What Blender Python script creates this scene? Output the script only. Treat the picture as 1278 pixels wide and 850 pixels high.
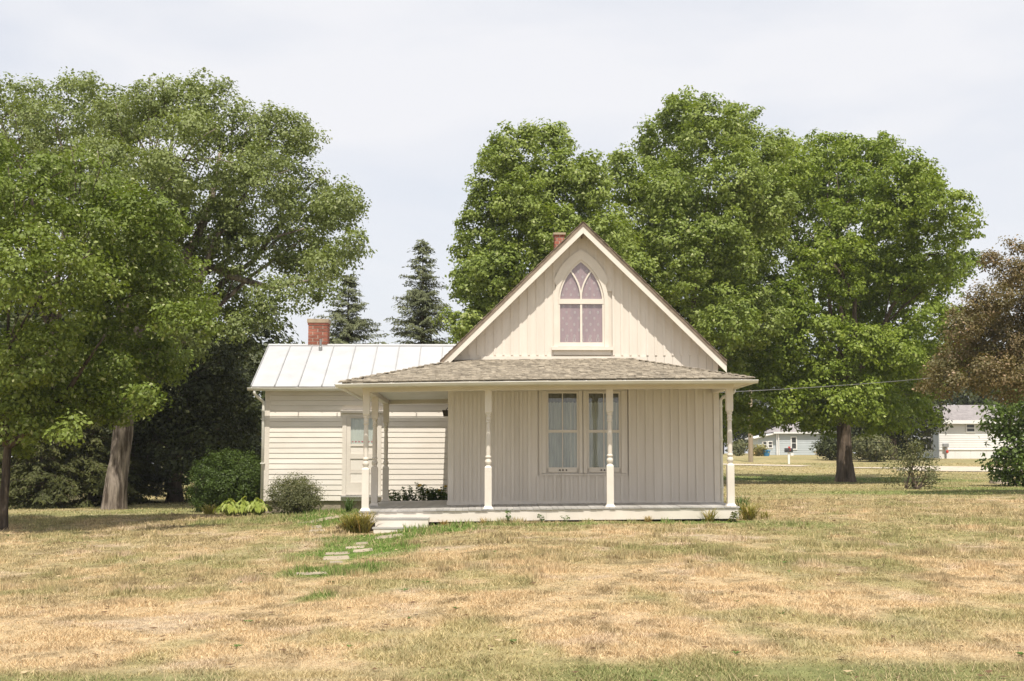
import bpy, math, random
import numpy as np
from mathutils import Vector, Matrix, Euler

random.seed(7)
RNG = np.random.default_rng(7)
for o in list(bpy.data.objects):
    bpy.data.objects.remove(o)
SC = bpy.context.scene
COL = SC.collection
R = math.radians

# ------------------------------------------------------------------ camera
CAM_Z, F_PX, PITCH, YAW = 1.12, 1650.0, 5.30, 1.215
cd = bpy.data.cameras.new("camera")
cam = bpy.data.objects.new("camera", cd)
COL.objects.link(cam)
cam.location = (0, 0, CAM_Z)
cam.rotation_euler = (R(90 + PITCH), 0, R(-YAW))
cd.sensor_fit = 'HORIZONTAL'
cd.sensor_width = 36.0
cd.lens = 36.0 * F_PX / 1278.0
cd.clip_start, cd.clip_end = 0.1, 3000
SC.camera = cam
CAM_R = Euler((R(90 + PITCH), 0, R(-YAW))).to_matrix()

# ------------------------------------------------------------------ sun, sky, exposure
SUN_EL, SUN_AZ = 63.0, 4.5          # azimuth: degrees to the right of straight behind the camera
sd = bpy.data.lights.new("sun", 'SUN')
sd.energy, sd.angle, sd.color = 3.6, R(0.55), (1.0, 0.94, 0.84)
sun = bpy.data.objects.new("sun", sd)
COL.objects.link(sun)
sv = Vector((math.sin(R(SUN_AZ)) * math.cos(R(SUN_EL)), -math.cos(R(SUN_AZ)) * math.cos(R(SUN_EL)), math.sin(R(SUN_EL))))
sun.rotation_euler = sv.to_track_quat('Z', 'Y').to_euler()
sun.location = (0, 0, 40)

W = bpy.data.worlds.new("World")
SC.world = W
W.use_nodes = True
wt = W.node_tree
wt.nodes.clear()
def wn(t, **k):
    n = wt.nodes.new(t)
    for a, b in k.items():
        setattr(n, a, b)
    return n
sky = wn('ShaderNodeTexSky', sky_type='NISHITA')
sky.sun_disc = False
sky.sun_elevation = R(SUN_EL)
sky.sun_rotation = R(180 - SUN_AZ)
sky.air_density, sky.dust_density, sky.ozone_density = 1.0, 2.2, 1.0
tc = wn('ShaderNodeTexCoord')
mp = wn('ShaderNodeMapping')
mp.inputs['Scale'].default_value = (1.0, 1.0, 2.6)
nz = wn('ShaderNodeTexNoise')
nz.inputs['Scale'].default_value = 2.3
nz.inputs['Detail'].default_value = 5
nz.inputs['Roughness'].default_value = 0.52
nz.inputs['Distortion'].default_value = 0.35
rmp = wn('ShaderNodeMapRange')
rmp.inputs['From Min'].default_value = 0.33
rmp.inputs['From Max'].default_value = 0.60
rmp.inputs['To Min'].default_value = 0.64
rmp.inputs['To Max'].default_value = 0.97
cl = wn('ShaderNodeMix', data_type='RGBA')
cl.inputs[7].default_value = (5.72, 5.74, 5.95, 1)     # thin bright cloud
bg = wn('ShaderNodeBackground')
bg.inputs['Strength'].default_value = 0.1
wo = wn('ShaderNodeOutputWorld')
L = wt.links.new
L(tc.outputs['Generated'], mp.inputs['Vector'])
L(mp.outputs[0], nz.inputs['Vector'])
L(nz.outputs['Fac'], rmp.inputs['Value'])
L(rmp.outputs[0], cl.inputs[0])
L(sky.outputs[0], cl.inputs[6])
L(cl.outputs[2], bg.inputs['Color'])
L(bg.outputs[0], wo.inputs['Surface'])

SC.view_settings.view_transform = 'Standard'
SC.view_settings.look = 'None'
SC.view_settings.gamma = 1
SC.view_settings.exposure = 0.68
SC.render.engine = 'CYCLES'
SC.cycles.max_bounces = 7
SC.cycles.diffuse_bounces = 4
SC.cycles.glossy_bounces = 3
SC.cycles.transmission_bounces = 4
SC.cycles.transparent_max_bounces = 8
SC.cycles.sample_clamp_indirect = 6
SC.cycles.use_denoising = True
try:
    SC.cycles.denoiser = 'OPENIMAGEDENOISE'
except Exception:
    pass

# ------------------------------------------------------------------ helpers
def P(px, py, Y):
    """World point at distance Y in front of the camera along the sight line of a measured photo position."""
    d = CAM_R @ Vector(((px - 639.0) / F_PX, (425.0 - py) / F_PX, -1.0))
    t = Y / d.y
    return Vector((d.x * t, Y, CAM_Z + d.z * t))

def smooth(a, b, x):
    t = np.clip((np.asarray(x, float) - a) / (b - a), 0, 1)
    return t * t * (3 - 2 * t)

_LAT = RNG.random((256, 256))
def vnoise(x, y):
    x = np.asarray(x, float); y = np.asarray(y, float)
    xi = np.floor(x).astype(int); yi = np.floor(y).astype(int)
    fx = x - xi; fy = y - yi
    fx = fx * fx * (3 - 2 * fx); fy = fy * fy * (3 - 2 * fy)
    a = _LAT[xi % 256, yi % 256]; b = _LAT[(xi + 1) % 256, yi % 256]
    c = _LAT[xi % 256, (yi + 1) % 256]; d = _LAT[(xi + 1) % 256, (yi + 1) % 256]
    return (a * (1 - fx) + b * fx) * (1 - fy) + (c * (1 - fx) + d * fx) * fy
def fbm(x, y, o=4):
    s = 0; a = 0.5; t = 0
    for k in range(o):
        s = s + a * vnoise(x * 2 ** k + 17.3 * k, y * 2 ** k + 5.1 * k); t += a; a *= 0.55
    return s / t

_PY = [-80, 0, 10, 18, 25.4, 30, 34, 42, 50, 60, 70, 85, 100, 150, 300, 900]
_PZ = [-.9, -.55, -.42, -.20, -.02, .10, .20, .20, .24, .31, .50, .95, 1.47, 2.05, 3.4, 7.0]
_LX = [-300, -30, -12, -6, -4, -2.1, -1.0, 0.3, 400]
_LZ = [-.9, -.7, -.46, -.33, -.24, -.19, -.08, 0, 0]
def ground(x, y):
    x = np.asarray(x, float); y = np.asarray(y, float)
    p = np.interp(y, _PY, _PZ)
    far = np.interp(y, [60, 900], [.31, .31])
    k = smooth(-12, 6, x)
    p = np.where(y > 60, far + (p - far) * k, p)
    l = np.interp(x, _LX, _LZ) * smooth(6, 20, y)
    return p + l + 0.05 * (fbm(x * .35 + 9, y * .35, 3) - .5) * smooth(50, 20, np.abs(y - 12))
def G(x, y):
    return float(ground(x, y))

WLOC = {}
def tag(o, label=None, cat=None, group=None, kind=None):
    if label: o['label'] = label
    if cat: o['category'] = cat
    if group: o['group'] = group
    if kind: o['kind'] = kind
    return o
def empty(name, loc, label=None, cat=None, group=None, kind=None, rz=0):
    o = bpy.data.objects.new(name, None)
    COL.objects.link(o)
    o.location = loc
    o.rotation_euler = (0, 0, rz)
    o.empty_display_size = 0.2
    WLOC[o.name] = Vector(loc)
    return tag(o, label, cat, group, kind)
def put(name, me, mat, parent=None, origin=None):
    """links a mesh whose vertices are world positions; moves its origin to the middle of its base"""
    n = len(me.vertices)
    co = np.empty(n * 3, np.float32)
    me.vertices.foreach_get('co', co)
    co = co.reshape(-1, 3)
    if origin is None:
        lo, hi = co.min(0), co.max(0)
        origin = ((lo[0] + hi[0]) / 2, (lo[1] + hi[1]) / 2, lo[2])
    c = np.array(origin, np.float32)
    me.vertices.foreach_set('co', (co - c).ravel())
    me.update()
    o = bpy.data.objects.new(name, me)
    COL.objects.link(o)
    if mat is not None and len(me.materials) == 0:
        me.materials.append(mat)
    WLOC[o.name] = Vector(origin)
    if parent is not None:
        o.parent = parent
        o.location = Vector(origin) - WLOC[parent.name]
    else:
        o.location = Vector(origin)
    return o

class MB:
    def __init__(s):
        s.v = []; s.f = []; s.fv = []
    def add(s, vs, fs, val=None):
        b = len(s.v)
        s.v += [tuple(p) for p in vs]
        r = random.random() if val is None else val
        for f in fs:
            s.f.append([i + b for i in f]); s.fv.append(r)
        return s
    def hexa(s, p, val=None):
        """8 corners: bottom ring 0-3 counter-clockwise, top ring 4-7"""
        return s.add(p, [(0, 3, 2, 1), (4, 5, 6, 7), (0, 1, 5, 4), (1, 2, 6, 5), (2, 3, 7, 6), (3, 0, 4, 7)], val)
    def box(s, x0, x1, y0, y1, z0, z1, val=None):
        return s.hexa([(x0, y0, z0), (x1, y0, z0), (x1, y1, z0), (x0, y1, z0), (x0, y0, z1), (x1, y0, z1), (x1, y1, z1), (x0, y1, z1)], val)
    def prism(s, prof, a, b, val=None):
        """closed profile of points; a, b: functions placing a profile point at either end"""
        n = len(prof)
        vs = [a(q) for q in prof] + [b(q) for q in prof]
        fs = [tuple(range(n))[::-1], tuple(range(n, 2 * n))] + [(i, (i + 1) % n, n + (i + 1) % n, n + i) for i in range(n)]
        return s.add(vs, fs, val)
    def tube(s, path, rad, n=8, cap=True, val=None, rot=0.0):
        pts = [Vector(p) for p in path]
        if not hasattr(rad, '__len__'):
            rad = [rad] * len(pts)
        vs = []; fs = []
        up = Vector((0, 0, 1))
        t0 = (pts[1] - pts[0]).normalized()
        ref = Vector((1, 0, 0)) if abs(t0.dot(up)) > .9 else up
        u = t0.cross(ref).normalized()
        for i, p in enumerate(pts):
            t = (pts[min(i + 1, len(pts) - 1)] - pts[max(i - 1, 0)]).normalized()
            u = (u - t * u.dot(t)).normalized()
            w = t.cross(u)
            for k in range(n):
                a = 2 * math.pi * k / n + rot
                vs.append(p + (u * math.cos(a) + w * math.sin(a)) * rad[i])
        for i in range(len(pts) - 1):
            for k in range(n):
                fs.append((i * n + k, i * n + (k + 1) % n, (i + 1) * n + (k + 1) % n, (i + 1) * n + k))
        if cap:
            fs.append(tuple(range(n))[::-1]); fs.append(tuple(range((len(pts) - 1) * n, len(pts) * n)))
        return s.add(vs, fs, val)
    def lathe(s, c, prof, n=16, val=None):
        vs = []; fs = []
        for (r, z) in prof:
            for k in range(n):
                a = 2 * math.pi * k / n
                vs.append((c[0] + r * math.cos(a), c[1] + r * math.sin(a), c[2] + z))
        for i in range(len(prof) - 1):
            for k in range(n):
                fs.append((i * n + k, i * n + (k + 1) % n, (i + 1) * n + (k + 1) % n, (i + 1) * n + k))
        fs.append(tuple(range(n))[::-1]); fs.append(tuple(range((len(prof) - 1) * n, len(prof) * n)))
        return s.add(vs, fs, val)
    def build(s, name, mat, parent=None, warp=None, smooth_=False, kind=None):
        v = s.v if warp is None else [warp(p) for p in s.v]
        me = bpy.data.meshes.new(name)
        me.from_pydata(v, [], s.f)
        at = me.attributes.new('v', 'FLOAT', 'FACE')
        at.data.foreach_set('value', np.array(s.fv, np.float32))
        if smooth_:
            me.polygons.foreach_set('use_smooth', [True] * len(me.polygons))
        o = put(name, me, mat, parent)
        if kind: o['kind'] = kind
        return o

def raw_mesh(name, verts, nper, attrs=None):
    """faces of nper consecutive vertices each, straight from numpy"""
    n = len(verts); nf = n // nper
    me = bpy.data.meshes.new(name)
    me.vertices.add(n)
    me.vertices.foreach_set('co', np.ascontiguousarray(verts, np.float32).ravel())
    me.loops.add(n)
    me.loops.foreach_set('vertex_index', np.arange(n, dtype=np.int32))
    me.polygons.add(nf)
    me.polygons.foreach_set('loop_start', np.arange(0, n, nper, dtype=np.int32))
    me.update(calc_edges=True)
    for k, a in (attrs or {}).items():
        if a.ndim == 1:
            at = me.attributes.new(k, 'FLOAT', 'FACE'); at.data.foreach_set('value', a.astype(np.float32))
        else:
            at = me.attributes.new(k, 'FLOAT_VECTOR', 'FACE'); at.data.foreach_set('vector', a.astype(np.float32).ravel())
    return me

# ------------------------------------------------------------------ materials
def srgb(r, g, b):
    f = lambda c: c / 12.92 if c <= .04045 else ((c + .055) / 1.055) ** 2.4
    return (f(r / 255), f(g / 255), f(b / 255), 1)
def c4(c):
    return tuple(c) + (1,) if len(c) == 3 else tuple(c)

class NT:
    def __init__(s, name):
        s.m = bpy.data.materials.new(name)
        s.m.use_nodes = True
        s.t = s.m.node_tree
        s.t.nodes.clear()
        s.out = s.n('ShaderNodeOutputMaterial')
    def n(s, t, **k):
        n = s.t.nodes.new(t)
        for a, b in k.items():
            setattr(n, a, b)
        return n
    def l(s, a, b):
        s.t.links.new(a, b)
    def pos(s, scale=(1, 1, 1)):
        g = s.n('ShaderNodeNewGeometry'); m = s.n('ShaderNodeMapping')
        m.inputs['Scale'].default_value = scale
        s.l(g.outputs['Position'], m.inputs['Vector'])
        return m.outputs[0]
    def noise(s, vec, scale, detail=4, rough=.55):
        n = s.n('ShaderNodeTexNoise')
        n.inputs['Scale'].default_value = scale; n.inputs['Detail'].default_value = detail; n.inputs['Roughness'].default_value = rough
        s.l(vec, n.inputs['Vector'])
        return n.outputs['Fac']
    def remap(s, x, a, b, c=0, d=1):
        n = s.n('ShaderNodeMapRange')
        for k, v in zip(('From Min', 'From Max', 'To Min', 'To Max'), (a, b, c, d)):
            n.inputs[k].default_value = v
        s.l(x, n.inputs['Value'])
        return n.outputs[0]
    def mix(s, f, a, b, mode='MIX'):
        n = s.n('ShaderNodeMix', data_type='RGBA', blend_type=mode)
        for i, x in ((0, f), (6, a), (7, b)):
            if hasattr(x, 'links'): s.l(x, n.inputs[i])
            elif i == 0: n.inputs[0].default_value = x
            else: n.inputs[i].default_value = c4(x)
        return n.outputs[2]
    def attr(s, name, out='Fac'):
        n = s.n('ShaderNodeAttribute', attribute_name=name)
        return n.outputs[out]
    def rnd(s):
        return s.n('ShaderNodeObjectInfo').outputs['Random']
    def math(s, op, a, b=0.0):
        n = s.n('ShaderNodeMath', operation=op)
        for i, x in enumerate((a, b)):
            if hasattr(x, 'links'): s.l(x, n.inputs[i])
            else: n.inputs[i].default_value = x
        return n.outputs[0]
    def bump(s, h, strength=.3, dist=.01):
        b = s.n('ShaderNodeBump')
        b.inputs['Strength'].default_value = strength; b.inputs['Distance'].default_value = dist
        s.l(h, b.inputs['Height'])
        return b.outputs[0]
    def bsdf(s, col, rough=.7, spec=.3, metal=0, normal=None):
        p = s.n('ShaderNodeBsdfPrincipled')
        if hasattr(col, 'links'): s.l(col, p.inputs['Base Color'])
        else: p.inputs['Base Color'].default_value = c4(col)
        if hasattr(rough, 'links'): s.l(rough, p.inputs['Roughness'])
        else: p.inputs['Roughness'].default_value = rough
        p.inputs['Specular IOR Level'].default_value = spec
        p.inputs['Metallic'].default_value = metal
        if normal is not None: s.l(normal, p.inputs['Normal'])
        return p.outputs[0]
    def done(s, sh):
        s.l(sh, s.out.inputs['Surface'])
        return s.m

def simple(name, c1, c2, scale=3, stretch=(1, 1, 1), rough=.7, spec=.3, bump=.2, bscale=40, bdist=.004, var=0.0, metal=0):
    t = NT(name)
    p = t.pos(stretch)
    f = t.remap(t.noise(p, scale, 5), .32, .68)
    col = t.mix(f, c1, c2)
    if var:
        h = t.math('ADD', t.attr('v'), t.rnd())
        h = t.math('FRACT', h)
        hv = t.remap(h, 0, 1, 1 - var, 1 + var)
        cc = t.n('ShaderNodeCombineColor')
        for i in range(3): t.l(hv, cc.inputs[i])
        col = t.mix(1.0, col, cc.outputs[0], 'MULTIPLY')
    nrm = t.bump(t.noise(p, bscale, 4), bump, bdist) if bump else None
    return t.done(t.bsdf(col, rough, spec, metal, nrm))

M = {}
M['paint'] = simple('cream_paint', (.70, .642, .572), (.645, .588, .515), 2.2, (2.2, 1, .30), .6, .25, .15, 60, .003, .025)
M['siding'] = simple('cream_siding_paint', (.80, .75, .68), (.71, .655, .58), 1.8, (.5, 1, 1.6), .6, .25, .2, 45, .004, .03)
M['trim'] = simple('cream_trim_paint', (.725, .668, .592), (.645, .588, .512), 2.2, (1, 1, 1), .5, .3, .12, 60, .003)
M['gutter'] = simple('gutter_paint', (.74, .72, .66), (.62, .60, .53), 3, (.4, 1, 1), .42, .45, .08, 30, .003)
M['metal_roof'] = simple('white_metal_roof', (.47, .47, .475), (.40, .40, .405), 2.0, (1, 1, 1), .5, .3, .08, 6, .01)
M['seam'] = simple('shaded_seam_paint', (.36, .36, .36), (.27, .27, .27), 3, rough=.6, bump=0)  # seam shading put into the paint, darker than the pans
M['ceiling'] = simple('porch_ceiling_paint', (.76, .75, .73), (.68, .67, .64), 1.2, (1, 1, 1), .6, .25, .1, 40, .003)
M['deck'] = simple('grey_deck_paint', (.46, .44, .415), (.33, .315, .295), 2.5, (1, .3, 1), .55, .35, .25, 40, .004, .10)
M['far_pane'] = simple('dark_window_pane', (.035, .035, .035), (.06, .06, .055), 2, rough=.15, spec=.5, bump=0)
M['dark'] = simple('dark_interior', (.012, .011, .010), (.02, .018, .016), 2, rough=.9, bump=0)
M['glass'] = None
M['brick'] = simple('red_brick', (.36, .135, .09), (.25, .09, .062), 9, rough=.85, spec=.2, bump=.5, bscale=60, bdist=.006, var=.28)
M['mortar'] = simple('pale_mortar', (.50, .44, .36), (.38, .33, .27), 12, rough=.95, spec=.1, bump=.4, bscale=80)
M['cap'] = simple('weathered_cement', (.42, .34, .24), (.30, .24, .17), 7, rough=.95, spec=.1, bump=.5, bscale=50, bdist=.008)
M['shingle'] = simple('weathered_wood_shingle', (.345, .30, .235), (.21, .18, .14), 9, (1, .5, 1), .95, .1, .8, 45, .012, .22)
M['roof_brown'] = simple('brown_roof_shingle', (.27, .215, .165), (.18, .14, .11), 8, rough=.95, spec=.1, bump=.6, bscale=50, bdist=.01, var=.2)
M['found'] = simple('foundation_stone', (.40, .34, .27), (.26, .22, .17), 5, rough=.95, spec=.1, bump=.7, bscale=18, bdist=.02)
M['stone'] = simple('path_stone', (.40, .335, .25), (.29, .245, .18), 5, rough=.9, spec=.15, bump=.5, bscale=30, bdist=.008, var=.12)
M['curtain'] = simple('white_sheer_curtain', (.45, .455, .415), (.29, .295, .27), 6, (9, 1, .4), .9, .1, 0)  # upright streaks put the fold shading into the colour
M['door_curtain'] = simple('white_door_curtain', (.62, .63, .58), (.50, .52, .48), 5, (8, 1, .4), .9, .1, 0)
M['glass_band'] = simple('reflected_dark_band', (.17, .165, .135), (.12, .115, .095), 9, (6, 1, .4), .9, .1, 0)  # colour of the dark reflection across the top of the glass
M['mauve'] = simple('mauve_lace_curtain', (.43, .29, .315), (.35, .25, .28), 3, (5, 1, .5), .9, .1, 0)
M['lace'] = simple('white_lace', (.66, .60, .60), (.60, .54, .54), 8, rough=.9, bump=0)
M['red'] = simple('red_trim_cloth', (.55, .05, .09), (.45, .04, .07), 20, rough=.8, bump=0)
M['iron'] = simple('dark_iron', (.05, .045, .04), (.09, .07, .05), 20, rough=.6, bump=.2)
M['gravel'] = simple('pale_gravel', (.52, .455, .37), (.42, .365, .29), 1.5, rough=.95, spec=.1, bump=.5, bscale=12, bdist=.02)
M['soil'] = simple('bare_soil', (.33, .235, .155), (.23, .165, .11), 6, rough=1, spec=.05, bump=.6, bscale=20, bdist=.02)
M['wire'] = simple('grey_cable', (.13, .13, .13), (.19, .19, .19), 3, rough=.5, bump=0)
M['pole'] = simple('weathered_pole_wood', (.36, .29, .21), (.26, .21, .15), 6, (4, 4, .3), .9, .1, .4, 40)
M['blue_siding'] = simple('pale_blue_siding', (.50, .54, .56), (.44, .48, .50), .8, rough=.6, bump=0, var=.03)
M['white_siding'] = simple('white_vinyl_siding', (.76, .75, .73), (.68, .67, .65), .7, rough=.55, bump=0, var=.03)
M['white'] = simple('white_paint', (.80, .79, .77), (.74, .73, .71), 2, rough=.5, bump=0)
M['grey_roof'] = simple('grey_asphalt_shingle', (.30, .275, .27), (.22, .20, .20), 3, rough=.95, spec=.1, bump=.3, bscale=10, var=.1)
M['blue'] = simple('blue_plastic', (.05, .25, .50), (.04, .20, .42), 3, rough=.4, bump=0)
M['redp'] = simple('red_enamel', (.55, .05, .03), (.45, .04, .03), 3, rough=.4, bump=0)
M['galv'] = simple('galvanised_steel', (.40, .40, .40), (.32, .32, .32), 6, rough=.45, metal=.6, bump=0)
M['black'] = simple('black_enamel', (.03, .03, .03), (.05, .05, .05), 6, rough=.45, bump=0)

def glass_mat():
    t = NT('window_glass')
    nrm = t.bump(t.noise(t.pos((1, 1, 1)), 2.5, 2), .05, .02)
    tr = t.n('ShaderNodeBsdfTransparent'); tr.inputs['Color'].default_value = (.90, .93, .91, 1)
    gl = t.n('ShaderNodeBsdfGlossy'); gl.inputs['Roughness'].default_value = .03
    t.l(nrm, gl.inputs['Normal'])
    mx = t.n('ShaderNodeMixShader'); mx.inputs[0].default_value = .12
    t.l(tr.outputs[0], mx.inputs[1]); t.l(gl.outputs[0], mx.inputs[2])
    return t.done(mx.outputs[0])
M['glass'] = glass_mat()

def bark(name, c1, c2, scale=5):
    t = NT(name)
    p = t.pos((1, 1, .13))
    a = t.noise(p, scale, 6, .65)
    col = t.mix(t.remap(a, .40, .58), c2, c1)
    return t.done(t.bsdf(col, .95, .1, 0, t.bump(a, 1.0, .10)))
M['bark_old'] = bark('flaking_grey_bark', (.30, .25, .205), (.085, .066, .052), 7)
M['bark'] = bark('brown_bark', (.19, .145, .11), (.085, .065, .05), 7)
M['bark_red'] = bark('reddish_bark', (.12, .095, .072), (.05, .04, .032), 7)

def leaf(name, c1, c2, c3=None, trans=.30, rough=.52, spec=.28, patch=.35):
    """leaf colour by the leaf's own random value, and by branch through a broad noise"""
    t = NT(name)
    v = t.attr('v')
    p = t.noise(t.pos(), patch, 3)
    f = t.math('ADD', t.math('MULTIPLY', v, .6), t.remap(p, .3, .7, 0, .4))
    col = t.mix(f, c1, c2)
    if c3 is not None:
        col = t.mix(t.remap(v, .86, .98), col, c3)
    a = t.bsdf(col, rough, spec)
    tr = t.n('ShaderNodeBsdfTranslucent')
    tcol = t.mix(1.0, col, (1.25, 1.3, .55), 'MULTIPLY')
    t.l(tcol, tr.inputs['Color'])
    mx = t.n('ShaderNodeMixShader'); mx.inputs[0].default_value = trans
    t.l(a, mx.inputs[1]); t.l(tr.outputs[0], mx.inputs[2])
    return t.done(mx.outputs[0])
M['leaf_left'] = leaf('maple_leaf', (.085, .128, .016), (.225, .275, .055), (.38, .40, .20))
M['leaf_old'] = leaf('old_tree_leaf', (.115, .150, .040), (.275, .315, .115), (.38, .40, .22))
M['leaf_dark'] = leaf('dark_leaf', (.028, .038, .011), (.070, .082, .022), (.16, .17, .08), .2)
M['leaf_maple'] = leaf('silver_maple_leaf', (.125, .18, .030), (.32, .375, .095), (.42, .45, .20))
M['leaf_bright'] = leaf('bright_maple_leaf', (.10, .155, .015), (.27, .33, .050), (.40, .44, .13))
M['leaf_purple'] = leaf('bronze_leaf', (.085, .100, .030), (.21, .140, .068), (.40, .28, .18), .25)
M['leaf_bush'] = leaf('shrub_leaf', (.085, .095, .040), (.19, .195, .085), (.27, .24, .13))
M['leaf_hedge'] = leaf('hedge_leaf', (.040, .070, .009), (.085, .125, .020), None, .2)
M['leaf_hosta'] = leaf('hosta_leaf', (.22, .28, .05), (.36, .40, .09), (.50, .48, .16), .3)
M['leaf_right'] = leaf('broad_green_leaf', (.075, .12, .024), (.165, .23, .056), (.25, .30, .11))
M['needle'] = leaf('spruce_needle', (.09, .105, .050), (.185, .20, .10), (.22, .22, .12), .12, .6, .2)  # haze fading put into the colour, paler than the near spruces
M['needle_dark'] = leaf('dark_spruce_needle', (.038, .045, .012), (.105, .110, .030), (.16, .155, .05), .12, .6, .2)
M['daylily'] = leaf('daylily_blade', (.16, .175, .045), (.38, .30, .11), (.52, .36, .16), .3, patch=2.5)
M['drygrass'] = leaf('dry_grass_blade', (.30, .21, .085), (.48, .35, .16), None, .3)
M['weed'] = leaf('weed_leaf', (.06, .11, .03), (.12, .18, .05), None, .3)
M['flower'] = simple('yellow_petal', (.72, .47, .03), (.62, .36, .02), 9, rough=.7, bump=0)

def lawn_mats():
    t = NT('dry_lawn')
    p = t.pos()
    col = t.attr('lawn', 'Vector')
    n1 = t.noise(t.pos((1, .7, 1)), 7, 6, .7)
    f = t.remap(n1, .3, .7, .42, .98)
    cc = t.n('ShaderNodeCombineColor')
    for i in range(3): t.l(f, cc.inputs[i])
    col = t.mix(1.0, col, cc.outputs[0], 'MULTIPLY')
    n2 = t.noise(p, 26, 4, .7)
    M['lawn'] = t.done(t.bsdf(col, 1.0, .05, 0, t.bump(n2, .6, .03)))
    t = NT('grass_blade')
    col = t.attr('lawn', 'Vector')
    a = t.bsdf(col, .7, .15)
    tr = t.n('ShaderNodeBsdfTranslucent'); t.l(col, tr.inputs['Color'])
    mx = t.n('ShaderNodeMixShader'); mx.inputs[0].default_value = .25
    t.l(a, mx.inputs[1]); t.l(tr.outputs[0], mx.inputs[2])
    M['blade'] = t.done(mx.outputs[0])
lawn_mats()

# ------------------------------------------------------------------ lawn colour (kinds of turf, not light)
def lerp(a, b, f):
    return a + (np.asarray(b) - a) * f[..., None]
PATH_PTS = [(400, 654), (428, 646), (395, 664), (485, 670), (448, 680), (440, 688), (425, 692), (415, 700), (375, 717), (400, 740)]
def gpt(px, py):
    """ground point under a measured photo position"""
    d = CAM_R @ Vector(((px - 639.0) / F_PX, (425.0 - py) / F_PX, -1.0))
    lo, hi = 2.0, 400.0
    for Y in np.arange(4, 200, .05):
        t = Y / d.y
        if CAM_Z + d.z * t < G(d.x * t, Y):
            return Vector((d.x * t, Y, G(d.x * t, Y)))
    return Vector((d.x, 200, 0))
GREENS = []     # (x, y, rx, ry, strength): watered or shaded spots where the turf stays green
for (px, py, rx, ry, s) in ((420, 641, 1.2, 2.4, .9), (415, 648, .75, 2.6, 1.0), (440, 690, 1.1, 1.5, 1.0), (465, 675, .9, 1.2, .95), (430, 713, .95, .9, .95), (395, 718, .7, .5, .8), (398, 746, .35, .45, .9),
                            (500, 668, 1.6, .7, 1.0), (545, 660, 1.0, .5, .9), (640, 655, 2.2, .45, .65), (760, 653, 2.2, .4, .55), (880, 652, 1.2, .4, .8), (990, 655, 1.3, 1.2, .5),
                            (320, 650, 1.6, 1.5, .55), (390, 632, 1.2, 1.6, .9), (370, 640, .9, 1.5, .9),
                            (1150, 615, 4.0, 3.0, .6), (1080, 600, 6, 5, .6), (960, 597, 6, 5, .7), (1240, 610, 3, 3, .6), (160, 640, 7, 3, .35)):
    g = gpt(px, py)
    GREENS.append((g.x, g.y, rx, ry, s))
def lawn_colour(x, y):
    x = np.asarray(x, float); y = np.asarray(y, float)
    n1 = fbm(x * .45 + 3, y * .30 + 8, 4)
    n2 = fbm(x * 1.6 + 30, y * .95 + 2, 4)
    n3 = fbm(x * 4.5 + 11, y * 2.6 + 40, 3)
    n4 = fbm(x * .22 + 70, y * .16 + 21, 3)
    c = np.broadcast_to(np.array((.585, .44, .26)), x.shape + (3,)).copy()                 # straw
    c = lerp(c, (.63, .47, .31), smooth(.42, .68, n2 * .5 + n3 * .5) * .7)                                # bleached, pinkish
    far = smooth(14.5, 19, y)
    near = smooth(19.5, 14.0, y)
    c = lerp(c, (.335, .295, .14), smooth(.38 + .06 * near, .64 + .04 * near, n1 * .35 + .30 * n2 + .35 * n3 + .07 * far) * (.44 + .34 * far))   # olive turf
    c = lerp(c, (.25, .185, .10), smooth(.53, .64, n3 * .7 + n2 * .3) * .62)               # dead tufts
    c = lerp(c, (.58, .455, .32), smooth(.64, .72, fbm(x * 1.3 + 51, y * 1.5 + 13, 3)) * .7)    # bare earth
    c = lerp(c, (.25, .27, .095), smooth(.56, .72, fbm(x * .8 + 91, y * .5 + 63, 3)) * .5)    # green patches
    c = lerp(c, (.30, .285, .12), smooth(30, 44, y) * .6)
    c = lerp(c, (.50, .40, .21), smooth(.45, .60, n4) * smooth(36, 60, y) * .6)
    strip = smooth(10.7, 10.0, y + .35 * (n2 - .5)) * (.4 + .6 * smooth(.35, .55, n1))
    c = lerp(c, (.20, .225, .080), strip * .85)
    for (gx, gy, rx, ry, s) in GREENS:
        d = np.sqrt(((x - gx) / rx) ** 2 + ((y - gy) / ry) ** 2) + (n2 - .5) * 1.2 + (n3 - .5) * .5
        c = lerp(c, (.155, .235, .052), smooth(1.15, .55, d) * s)
    return c

# ------------------------------------------------------------------ the ground
def build_ground():
    xs = np.concatenate([[-900, -500, -250, -120, -70, -50], np.arange(-40, -20, 1.5), np.arange(-20, 24, .25), np.arange(24, 70, 1.5), [80, 110, 160, 260, 500, 900]])
    ys = np.concatenate([[-120, -60, -25, -10, 0, 4], np.arange(7, 42, .25), np.arange(42, 110, 1.2), [115, 125, 140, 160, 200, 260, 350, 500, 700, 900]])
    X, Y = np.meshgrid(xs, ys)
    Z = ground(X, Y)
    nx, ny = len(xs), len(ys)
    v = np.stack([X, Y, Z], -1).reshape(-1, 3)
    i = np.arange(nx - 1)[None, :] + nx * np.arange(ny - 1)[:, None]
    f = np.stack([i, i + 1, i + nx + 1, i + nx], -1).reshape(-1, 4)
    me = bpy.data.meshes.new('ground')
    me.from_pydata(v.tolist(), [], f.tolist())
    at = me.attributes.new('lawn', 'FLOAT_VECTOR', 'POINT')
    at.data.foreach_set('vector', lawn_colour(X, Y).reshape(-1, 3).astype(np.float32).ravel())
    me.polygons.foreach_set('use_smooth', [True] * len(me.polygons))
    o = put('ground', me, M['lawn'], None, (0, 0, 0))
    o['kind'] = 'structure'
build_ground()

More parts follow.
